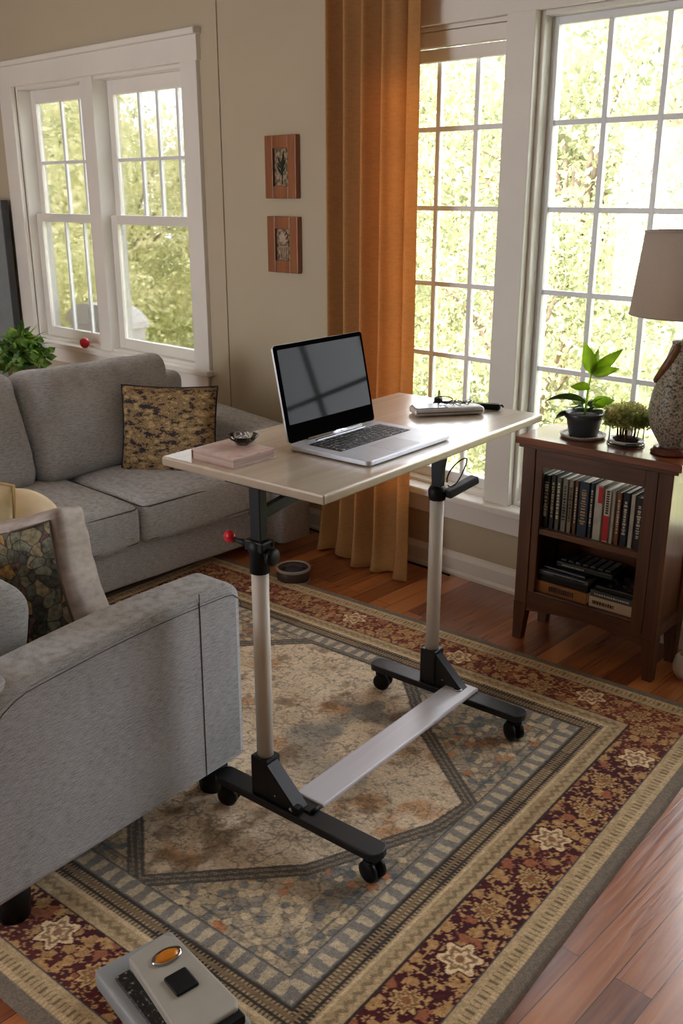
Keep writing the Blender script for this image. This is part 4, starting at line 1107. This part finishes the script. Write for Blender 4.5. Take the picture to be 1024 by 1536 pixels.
e = flat('book', .287, .454, .031, .18, .2445, .268, mat('slate_cover', (62,66,72), .5, var=.15), 'slate grey book on the cream book', 'book', g, (M_ink[0], .1, .85, .3), True)
e = flat('gadget_tray', .300, .452, .038, .18, .2685, .286, mat('black_tray', (24,20,20), .4, var=.3), 'black tray of small gadgets on the slate grey book', 'tray', g)
r2 = random.Random(3)
for i in range(16): 
    mb = MB(); a, c = r2.uniform(-.06,.06), r2.uniform(-.06,.06); mb.box(a-.007, a+.007, c-.005, c+.005, .0175, .0175+r2.uniform(.003,.012),   .001, seg=1); mb.build('switch', ramp_mat('gadget_bits', [(.4,(20,18,18)),(.55,(60,20,24)),(.62,(30,30,30)),(.75,(150,140,130))], 30, .4), e)
# ---------------------------------------------------------------- plants on the cabinet
ZC_ = .7885
def leaf_blade(L_, w, droop, n=8, fold=.25, twist=0):
    """strip along +x, arcs down; returns verts, faces"""
    V = []; F = []
    a = 0; x = z = 0
    for i in range(n+1):
        t = i/n; ww = w*math.sin(PI*min(1, t**.75*.97+.03))*(1-.15*t)
        V += [(x, -ww, z+abs(ww)*fold), (x, 0, z), (x, ww, z+abs(ww)*fold)]
        a -= droop/n; x += L_/n*math.cos(a); z += L_/n*math.sin(a)
    for i in range(n):
        for j in range(2): F.append((3*i+j, 3*i+j+1, 3*i+j+4, 3*i+j+3))
    return V, F
def plant_leaf_mat(name, a, b_, tr=.35):
    return leaf_mat2(name, a, b_, tr)
def leaf_mat2(name, c1, c2, tr):
    m, nt, b = nodes_of(name); N = nt.nodes; L = nt.links
    tc = N.new('ShaderNodeTexCoord'); nz = N.new('ShaderNodeTexNoise'); nz.inputs['Scale'].default_value = 18; L.new(tc.outputs['Object'], nz.inputs['Vector'])
    cr = N.new('ShaderNodeValToRGB'); cr.color_ramp.elements[0].position = .35; cr.color_ramp.elements[1].position = .65
    cr.color_ramp.elements[0].color = (*lin(c1), 1); cr.color_ramp.elements[1].color = (*lin(c2), 1)
    L.new(nz.outputs['Fac'], cr.inputs['Fac']); L.new(cr.outputs[0], b.inputs['Base Color']); b.inputs['Roughness'].default_value = .4
    t = N.new('ShaderNodeBsdfTranslucent'); L.new(cr.outputs[0], t.inputs['Color'])
    mx = N.new('ShaderNodeMixShader'); mx.inputs[0].default_value = tr
    L.new(b.outputs[0], mx.inputs[1]); L.new(t.outputs[0], mx.inputs[2]); L.new(mx.outputs[0], N['Material Output'].inputs['Surface'])
    return m
M_leafg = leaf_mat2('lime_leaf', (150,186,44), (200,222,92), .65)
M_leafd = leaf_mat2('deep_leaf', (52,88,34), (104,138,60), .3)
M_soil = mat('potting_soil', (48,36,28), .95, var=.4, scale=90)
pc = cabp(.165, .120, ZC_)
sa = tag(empty('saucer', pc), 'grey saucer with pale patterned rim under the dark green-leaved pot', 'saucer')
MB().lathe([(0,0),(.070,0),(.078,.006),(.080,.012),(.077,.0125),(.066,.007),(0,.006)], 40).build('dish', mat('stone_glaze', (148,136,124), .4, var=.15, scale=40), sa)
mb = MB()
for k in range(36):
    a = 2*PI*k/36; mb.box(-.003, .003, -.002, .002, 0, .002, .0, Matrix.Translation((.072*math.cos(a), .072*math.sin(a), .0098)) @ Matrix.Rotation(a, 4, 'Z'))
mb.build('rim_marks', mat('rim_ink', (228,222,212), .5), sa)
pt = tag(empty('potted_plant', (pc[0], pc[1], ZC_+.0072)), 'dark grey pot with a young bright green leafed plant', 'plant')
MB().lathe([(0,0),(.046,0),(.050,.004),(.062,.058),(.068,.062),(.070,.080),(.066,.083),(.060,.080),(.058,.066),(0,.064)], 40).build('pot', mat('charcoal_glaze', (62,66,72), .3, var=.08), pt)
MB().lathe([(0,.074),(.030,.073),(.0585,.069),(.058,.064),(0,.060)], 24).build('soil', M_soil, pt)
mb = MB(); mb.tube([(0,0,.07),(.004,0,.15),(.013,.0,.22)], [.004,.0035,.0025], 8); mb.build('stem', M_leafg, pt)
def put_leaf(parent, base, az, el, L_, w, droop, m, name='leaf', roll=0):
    V, F = leaf_blade(L_, w, droop)
    M = Matrix.Translation(base) @ Matrix.Rotation(az, 4, 'Z') @ Matrix.Rotation(-el, 4, 'Y') @ Matrix.Rotation(roll, 4, 'X')
    o = new_obj(name, [(M @ Vector(v))*(LS if parent is pt else 1) for v in V], F, m, parent, True); md = o.modifiers.new('thickness', 'SOLIDIFY'); md.thickness = .0008; return o
LS = 1.16
cam_right = R(43.4)  # azimuth pointing to the right in the view
for (b_, az, el, L_, w, dr, m) in [
 ((.012,0,.185), cam_right+PI-.2, R(72), .10, .017, R(-8), M_leafg), ((.012,0,.185), cam_right+.2, R(38), .125, .013, R(12), M_leafg),
 ((.012,0,.185), cam_right-.4, R(14), .085, .012, R(-10), M_leafg), ((.012,0,.19), cam_right+1.6, R(80), .075, .010, R(5), M_leafg),
 ((.01,0,.14), cam_right+PI+.2, R(22), .085, .012, R(40), M_leafg), ((.0,0,.10), cam_right+PI-.5, R(24), .14, .010, R(75), M_leafd),
 ((-.04,-.02,.06), cam_right+PI+.4, R(10), .11, .010, R(60), M_leafd),
 ((.01,0,.185), cam_right+.9, R(60), .085, .010, R(4), M_leafg), ((.02,0,.095), cam_right-.2, R(20), .075, .014, R(40), M_leafg)]:
    put_leaf(pt, b_, az, el, L_, w*1.5, dr, m, roll=R(62))
rr = random.Random(12)
for k in range(22):
    a = rr.uniform(0, 2*PI); q = rr.uniform(.005, .035)
    put_leaf(pt, (q*math.cos(a), q*math.sin(a), .07+rr.uniform(0,.03)), a, R(rr.uniform(10,60)), rr.uniform(.03,.05), .009, R(50), M_leafd if k % 2 else M_leafg)
# bushy plant in wire stand
pc2 = cabp(.325, .118, ZC_)
ws = tag(empty('wire_stand', pc2), 'black wire stand with glass dish holding the bushy herb', 'stand')
mb = MB()
mb.tube([(.064*math.cos(a*PI/16), .050*math.sin(a*PI/16), .004) for a in range(33)], .0022, 8, False); mb.build('base_ring', M_black, ws)
for s in (-1, 1):
    x_ = s*.062*math.cos(cam_right); y_ = s*.062*math.sin(cam_right)*.8
    mb = MB(); mb.tube([(x_, y_, .004), (x_, y_, .105)], .002, 8); mb.tube([(x_, y_, .105), (x_+s*.006, y_, .112), (x_+s*.010, y_, .100), (x_+s*.004, y_, .092)], .0015, 6, False); mb.build('upright', M_black, ws)
MB().lathe([(0,.006),(.054,.006),(.060,.010),(.062,.018),(.060,.018),(.055,.012),(0,.010)], 36, sx=1, sy=.85).build('dish', mat('pale_porcelain', (206,204,200), .25, var=.1), ws)
mb = MB()
for k in range(8): mb.box(-.0016, .0016, -.0005, .0005, -.0025, .0025, .0, Matrix.Translation((pc2[0]*0+.0595*math.sin(cam_right)+(k-3.5)*.0045*math.cos(cam_right), -.0525*math.cos(cam_right)+(k-3.5)*.0045*math.sin(cam_right)-.006, .013)) @ Matrix.Rotation(cam_right, 4, 'Z'))
mb.build('dish_print', M_ink[2], ws)
hb = tag(empty('potted_herb', (pc2[0], pc2[1], ZC_+.0125)), 'dense small leafed herb growing in the wire stand', 'plant')
mb = MB(); rr = random.Random(6)
for k in range(26):
    a = rr.uniform(0, 2*PI); q = .045*math.sqrt(rr.random()); x_, y_ = q*math.cos(a), q*.8*math.sin(a)
    mb.tube([(x_*.9, y_*.9, .0), (x_+rr.uniform(-.004,.004), y_, .05), (x_*1.3, y_*1.2, .10)], [.0022,.0018,.001], 5)
mb.build('stems', mat('woody_stem', (94,60,44), .8, var=.3), hb)
MB().lathe([(0,.0),(.04,.0),(.046,.006),(.03,.014),(0,.016)], 20, sy=.85).build('soil', M_soil, hb)
def leaf_cloud(n, fn, s0, s1, seed, fold=.2):
    rg = random.Random(seed); V = []; F = []
    for k in range(n):
        p_ = Vector(fn(rg)); d = Vector((rg.gauss(0,1), rg.gauss(0,1), rg.gauss(.4,.8))).normalized(); t_ = d.orthogonal().normalized(); t_.rotate(Matrix.Rotation(rg.uniform(0,2*PI), 3, d)); s = rg.uniform(s0, s1)
        i = len(V); V += [p_, p_+d*s*.5+t_*s*.32, p_+d*s, p_+d*s*.5-t_*s*.32]; F.append((i,i+1,i+2,i+3))
    return V, F
def fn(rg):
    a = rg.uniform(0, 2*PI); q = math.sqrt(rg.random()); z = rg.random()
    return (q*.080*math.cos(a), q*.066*math.sin(a), .052+.080*z*(1-.4*q*q))
V, F = leaf_cloud(3400, fn, .008, .015, 3)
new_obj('foliage', V, F, leaf_mat2('herb_leaf', (136,152,70), (214,206,140), .5), hb)
# ---------------------------------------------------------------- lamp
lc = cabp(.490, .108, ZC_)
lp = tag(empty('table_lamp', lc), 'ceramic table lamp with pale grey drum shade at the right edge', 'lamp')
MB().lathe([(0,0),(.066,0),(.068,.006),(.060,.010),(.060,.018),(.050,.022),(0,.022)], 40).build('base', mat('red_brown_wood', (96,44,28), .3, var=.2), lp)
M_vase = ramp_mat('speckled_glaze', [(.34,(60,58,54)),(.44,(128,124,112)),(.54,(178,174,160)),(.7,(196,192,178))], 150, .3, detail=4, bump=.1)
MB().lathe([(0,.022),(.040,.022),(.044,.030),(.056,.05),(.074,.08),(.085,.12),(.086,.16),(.080,.20),(.067,.245),(.053,.29),(.042,.33),(.034,.355),(.036,.365),(.028,.37),(0,.37)], 48).build('body', M_vase, lp)
mb = MB(); pts = []
for k in range(22):
    t = k/21; r_ = .033+.033*(1-math.sin(t*1.45)) ; a = cam_right+PI*.92+1.1*t; pts.append((r_*math.cos(a)*1.1, r_*math.sin(a)*1.1, .235+.125*t))
mb.tube(pts, [.010+.006*math.sin(PI*k/21) for k in range(22)], 10); mb.build('glaze_band', mat('brown_glaze', (122,82,52), .35, var=.3, scale=50), lp)
MB().tube([(0,0,.368),(0,0,.47)], .006, 12).build('stem', M_chrome, lp)
M_shade = fabric('lampshade_linen', (206,192,182), amt=.05, bump=.1, trans=.35, stretch=(1.5,1.5,1.5))
ring = [(.176,.448),(.150,.702),(.1485,.702),(.1745,.448),(.176,.448)]
MB().lathe(ring, 64).build('lamp_shade', M_shade, lp)
mb = MB()
for r_, z in ((.1765,.449),(.1505,.701)): mb.tube([(r_*math.cos(a*PI/32), r_*math.sin(a*PI/32), z) for a in range(65)], .002, 6, False)
for a in (0, 2.09, 4.19): mb.tube([(0,0,.66),(.149*math.cos(a), .149*math.sin(a), .69)], .0015, 6)
mb.tube([(0,0,.46),(0,0,.67)], .003, 8)
mb.build('shade_trim', mat('shade_binding', (178,162,152), .7), lp)
MB().lathe([(0,.47),(.014,.475),(.018,.50),(.028,.54),(.024,.565),(0,.578)], 20).build('bulb', mat('bulb_glass', (226,224,218), .3), lp)
# white round thing on the floor by the cabinet
wb = tag(empty('white_jar', (-1.155, 2.965, .0005)), 'round white jar on the floor at the right edge beside the cabinet', 'jar')
MB().lathe([(0,0),(.03,0),(.042,.02),(.046,.045),(.040,.075),(.028,.088),(.024,.086),(.034,.07),(.0,.02)], 32).build('body', mat('white_ceramic', (216,212,206), .3), wb)
# ---------------------------------------------------------------- curtain
M_curt = fabric('ochre_linen', (198,160,106), amt=.16, bump=.3, trans=.45, trcol=(236,172,92), stretch=(.7,.7,.35))
def curtain():
    nu, nz = 260, 70; V = []; F = []
    ztop = 2.46
    for j in range(nz+1):
        tz = j/nz; z = ztop*(1-tz)**1.0+.004
        hgt = z/ztop
        # horizontal extents
        xl = wx(-2.935)+.0*hgt; xr = wx(-2.445)
        low = max(0, 1-z/.95)
        xl -= .015*low; xr += .085*low**1.4
        for i in range(nu+1):
            s = i/nu
            ph = 2*PI*(5.0*s**.8+.10*math.sin(2*PI*s*1.7))
            amp = .050*(1+.25*math.sin(ph*.37+1.3))*(1+.5*low)
            sway = .02*math.sin(2.2*z+s*3)*low
            x = xl+(xr-xl)*(s+.010*math.sin(ph*2)) + .012*math.sin(ph+1.2)*(1-.3*low) + sway
            y = WY-.085+amp*math.sin(ph) + .010*math.sin(ph*2.1+z*.6)
            y -= .10*low**1.6*(.4+.6*s)
            # gentle crushing close to the floor
            if z < .22:
                q = (.22-z)/.22; y -= .035*q*q*(1+.8*math.sin(ph*1.0+.4)); x += .02*q*q*math.cos(ph)*1.2
            if z > 2.2: pass
            V.append((x, min(y, WY-.028), max(.003, z + (.012*math.sin(ph*1.3)*low**3 if z < .1 else 0))))
    for j in range(nz):
        for i in range(nu):
            a = j*(nu+1)+i; F.append((a, a+1, a+nu+2, a+nu+1))
    o = new_obj('curtain', V, F, M_curt, None, True)
    md = o.modifiers.new('thickness', 'SOLIDIFY'); md.thickness = .0025
    tag(o, 'golden brown linen curtain hanging to the floor left of the tall windows', 'curtain')
curtain()
rod = tag(empty('curtain_rod', (wx(-2.7), WY-.085, 2.50)), 'wooden rod carrying the golden brown curtain', 'rod')
MB().tube([(-.33,0,0),(.9,0,0)], .014, 16).build('pole', M_wx, rod)
mb = MB(); mb.box(-.30,-.285,0,.085,-.008,.008,.002); mb.box(.8,.815,0,.085,-.008,.008,.002); mb.build('bracket', M_wx, rod)
# ---------------------------------------------------------------- wall art
def art(xc, z0, z1, lab, m):
    w = .205; e = tag(empty('framed_picture', (xc, WY-.0005, z0)), lab, 'picture', 'framed pictures between the window and the curtain')
    h = z1-z0; mb = MB()
    fw_ = .052
    mb.box(-w/2, -w/2+fw_, -.028, 0, 0, h, .003); mb.box(w/2-fw_, w/2, -.028, 0, 0, h, .003); mb.box(-w/2+fw_, w/2-fw_, -.028, 0, 0, fw_+.004, .003); mb.box(-w/2+fw_, w/2-fw_, -.028, 0, h-fw_-.004, h, .003)
    mb.build('frame', M_frame, e)
    MB().box(-w/2+fw_-.002, w/2-fw_+.002, -.014, -.004, fw_, h-fw_).build('artwork', m, e)
    return e
M_frame = wood('chestnut_frame', (120,66,34), (156,94,52), .4, 'Z')
def art_mat(name, kind):
    m, nt, b = nodes_of(name); N = nt.nodes; L = nt.links
    tc = N.new('ShaderNodeTexCoord'); nz = N.new('ShaderNodeTexNoise'); nz.inputs['Scale'].default_value = 60; nz.inputs['Detail'].default_value = 8; L.new(tc.outputs['Object'], nz.inputs['Vector'])
    cr = N.new('ShaderNodeValToRGB'); e = cr.color_ramp.elements
    e[0].position = .38; e[0].color = (*lin((70,58,44)), 1); e[1].position = .62; e[1].color = (*lin((172,152,124)), 1)
    L.new(nz.outputs['Fac'], cr.inputs['Fac']); L.new(cr.outputs[0], b.inputs['Base Color']); b.inputs['Roughness'].default_value = .3
    return m
M_artbg = art_mat('stone_relief', 0)
za = lambda z: 1.6+(z-1.6)*(WY-.02)/3.05
xa_ = -3.25*(WY-.02)/3.05
a1 = art(xa_, za(1.578), za(1.842), 'upper small wooden framed picture with dark plant sprig', M_artbg)
mb = MB(); r2 = random.Random(2)
for k in range(15):
    a = R(90+r2.uniform(-60,60)); l_ = r2.uniform(.02,.06); b0 = .10+r2.uniform(0,.05)
    mb.tube([(0,-.0155,b0),(l_*math.cos(a)*.45,-.0165,b0+l_*.6*math.sin(a)),(l_*math.cos(a)*.6,-.0155,b0+l_*math.sin(a))], [.003,.004,.0015], 6)
mb.tube([(0,-.0155,.062),(.002,-.0155,.12)], .002, 6); mb.build('sprig', mat('dark_sprig', (44,42,26), .6), a1)
a2 = art(xa_*.9985, za(1.257), za(1.502), 'lower small wooden framed picture with pale carved flower and basket', M_artbg)
mb = MB()
for k in range(7):
    a = R(90+(k-3)*24); mb.tube([(0,-.015,.13),(.028*math.cos(a)*.8,-.018,.13+.05*math.sin(a)),(.034*math.cos(a),-.015,.13+.066*math.sin(a))], [.004,.009,.003], 8)
for k in range(5): mb.tube([(-.024+.012*k,-.0155,.062),(-.026+.013*k,-.0155,.115)], .003, 6)
mb.tube([(-.028,-.0155,.118),(.028,-.0155,.118)], .003, 6); mb.build('relief', mat('pale_relief', (178,154,134), .6, var=.2, scale=60), a2)
# ---------------------------------------------------------------- plant on the left behind sofa
PL = (-5.13, 2.72)
ps = tag(empty('plant_table', (PL[0], PL[1], 0)), 'small dark side table behind the sofa under the leafy plant', 'table')
MB().lathe([(0,.50),(.17,.50),(.175,.51),(.17,.52),(0,.52)], 32).build('table_top', M_wx, ps)
for k in range(3):
    a = 2*PI*k/3; MB().tube([(.1*math.cos(a),.1*math.sin(a),.50),(.15*math.cos(a),.15*math.sin(a),0)], .012, 10).build('leg', M_wz, ps)
pp = tag(empty('potted_plant', (PL[0], PL[1], .5205)), 'bushy green houseplant at the left edge behind the sofa', 'plant')
MB().lathe([(0,0),(.07,0),(.09,.12),(.095,.14),(.088,.14),(.08,.12),(0,.12)], 32).build('pot', mat('olive_pot', (92,92,62), .5), pp)
def fn(rg):
    a = rg.uniform(0, 2*PI); q = rg.random()**.5; z = rg.random()
    return (q*.15*math.cos(a), q*.15*math.sin(a), .13+.19*z*(1-.45*q))
V, F = leaf_cloud(260, fn, .045, .085, 8); o = new_obj('foliage', V, F, leaf_mat2('houseplant_leaf', (48,92,34), (132,168,72), .3), pp)
rr = random.Random(31)
for k in range(34):
    a = rr.uniform(0, 2*PI); el = R(rr.uniform(15, 80)); put_leaf(pp, (.03*math.cos(a), .03*math.sin(a), .2+rr.uniform(-.04,.09)), a, el, rr.uniform(.11,.17), .022, R(rr.uniform(30,80)), M_leafd if k % 3 else M_leafg)
# red ornament on sill
bb = tag(empty('red_ornament', (wx(-5.02), WY-.045, WL[2]+.0045)), 'small glossy red ornament on the left window sill', 'ornament')
MB().lathe([(0,0),(.012,0),(.024,.012),(.030,.03),(.026,.048),(.014,.058),(0,.06)], 24).build('body', M_red, bb)
# tall grey blue panel at far left edge
t = tag(empty('floor_screen', (-5.93, WY-.075, 0)), 'tall grey blue panel standing at the left edge beside the window', 'screen')
MB().box(-.20, .055, -.02, .02, .0, 1.56, .004).build('panel', mat('grey_blue_paint', (128,136,140), .6), t)
MB().box(.055, .07, -.022, .022, .0, 1.56, .003).build('edge_strip', mat('dark_edge', (62,64,68), .6), t)
# ---------------------------------------------------------------- round bowl on floor
bw = tag(empty('pet_bowl', (-2.775, 2.63, .0005)), 'round dark brown bowl with pale rim on the floor by the rug', 'bowl')
MB().lathe([(0,.004),(.062,.0),(.068,.001),(.071,.012),(.074,.055),(.066,.062),(.060,.04),(.05,.022),(0,.02)], 40, sx=1.0, sy=1.0).build('body', mat('dark_brown_leather', (66,52,46), .4, var=.15, scale=30), bw)
MB().lathe([(.074,.054),(.0765,.060),(.073,.068),(.067,.066),(.066,.058)], 40).build('rim', mat('pale_rim', (158,148,138), .4), bw)
MB().lathe([(.067,.0),(.0725,.001),(.0735,.008),(.071,.010)], 40).build('foot_band', mat('pale_foot', (166,146,132), .5), bw)
V, F = softbox_v(.075, .06, .03, .014, 6, .003, .003, 3); o = new_obj('dark_pouch', [v+Vector((0,0,.015)) for v in V], F, mat('slate_cloth', (56,60,68), .6, var=.2), None, True, (-2.785, 2.642, .0225)); tag(o, 'slate grey pouch lying inside the round bowl', 'pouch')
# cable along the baseboard
pts = [(-3.55+.05*i, WY-.055-.004*math.sin(i*.7)-.02*max(0, i-22)/8, .012+.0*i) for i in range(26)]
mb = MB(); mb.tube(pts, .005, 8); tag(mb.build('power_cable', M_black), 'black cable running along the baseboard beside the curtain', 'cable')
# ---------------------------------------------------------------- grey gadget bottom left
gd = tag(empty('desktop_gadget', (-1.285, .868, RZ+.0005), R(-7)), 'grey desktop gadget with orange button lying on the rug', 'gadget')
M_gr = mat('grey_casing', (150,154,156), .45, var=.04); M_gr2 = mat('warm_grey_casing', (176,172,162), .45, var=.05)
V, F = softbox_v(.32, .185, .048, .012, 8, 0, 0, 1); new_obj('base', [v+Vector((0,-.012,.024)) for v in V], F, M_gr, gd, True)
o = MB().prism([(-.115,-.045),(.13,-.062),(.14,-.055),(.14,.060),(.12,.072),(-.10,.064),(-.125,.045)], .047, .078); o = o.build('lid', M_gr2, gd); bv = o.modifiers.new('bevel','BEVEL'); bv.width = .006; bv.segments = 3
MB().box(-.105,.16,-.082,-.048,.046,.056,.003).build('keypad', ramp_mat('speckled_black', [(.5,(26,26,26)),(.62,(60,58,54)),(.7,(170,166,158))], 110, .5, detail=2), gd)
mb = MB(); mb.lathe([(0,.012),(.014,.011),(.022,.006),(.024,0)], 28, (-.062,.018,.076), sx=.75, sy=1.25); btn = mb.build('button', mat('orange_gel', (214,130,34), .2, var=.15), gd)
mb = MB(); mb.lathe([(.0235,0),(.028,0),(.028,.006),(.0235,.007)], 28, (-.062,.018,.0765), sx=.75, sy=1.22); mb.build('button_ring', M_chrome, gd)
MB().box(-.012, .045, -.02, .032, .076, .086, .007).build('black_key', M_black, gd)
MB().box(.10, .158, -.05, .066, .048, .070, .004).build('end_cap', M_black, gd)
# ---------------------------------------------------------------- world, lights, camera
w = bpy.data.worlds.new('sky'); sc.world = w; w.use_nodes = True
nt = w.node_tree; bg = nt.nodes['Background']
bg.inputs['Color'].default_value = (.93, .955, 1.0, 1); bg.inputs['Strength'].default_value = 2.8
sun = bpy.data.lights.new('sun', 'SUN'); sun.energy = 3.6; sun.angle = R(3); sun.color = (1, .95, .84)
so = bpy.data.objects.new('sun', sun); COL.objects.link(so); so.rotation_euler = (R(38), R(6), R(20))
def portal(name, x0, x1, z0, z1, y, face):
    l = bpy.data.lights.new(name, 'AREA'); l.shape = 'RECTANGLE'; l.size = x1-x0; l.size_y = z1-z0; l.cycles.is_portal = True
    o = bpy.data.objects.new(name, l); COL.objects.link(o); o.location = ((x0+x1)/2, y, (z0+z1)/2); o.rotation_euler = (R(-90) if face < 0 else R(90), 0, 0)
for k, O in enumerate((WL, W1, W2, W3)): portal('portal', O[0], O[1], O[2], O[3], WY+WT+.005, -1)
portal('portal', -4.9, -3.1, .5, 2.2, Y0-.16, 1)
cam = bpy.data.cameras.new('camera'); co = bpy.data.objects.new('camera', cam); COL.objects.link(co)
co.location = (0, 0, 1.6); co.rotation_euler = (R(90-18.6), 0, R(43.4))
cam.sensor_fit = 'VERTICAL'; cam.sensor_height = 36; cam.sensor_width = 24; cam.lens = 1420/1536*36; cam.clip_start = .02; cam.clip_end = 200
sc.camera = co
sc.view_settings.view_transform = 'Standard'; sc.view_settings.look = 'None'; sc.view_settings.exposure = 1.85; sc.view_settings.gamma = 1; sc.view_settings.use_curve_mapping = False
sc.cycles.use_denoising = True
sc.cycles.max_bounces = 10; sc.cycles.diffuse_bounces = 6; sc.cycles.transparent_max_bounces = 12
sc.cycles.sample_clamp_indirect = 6
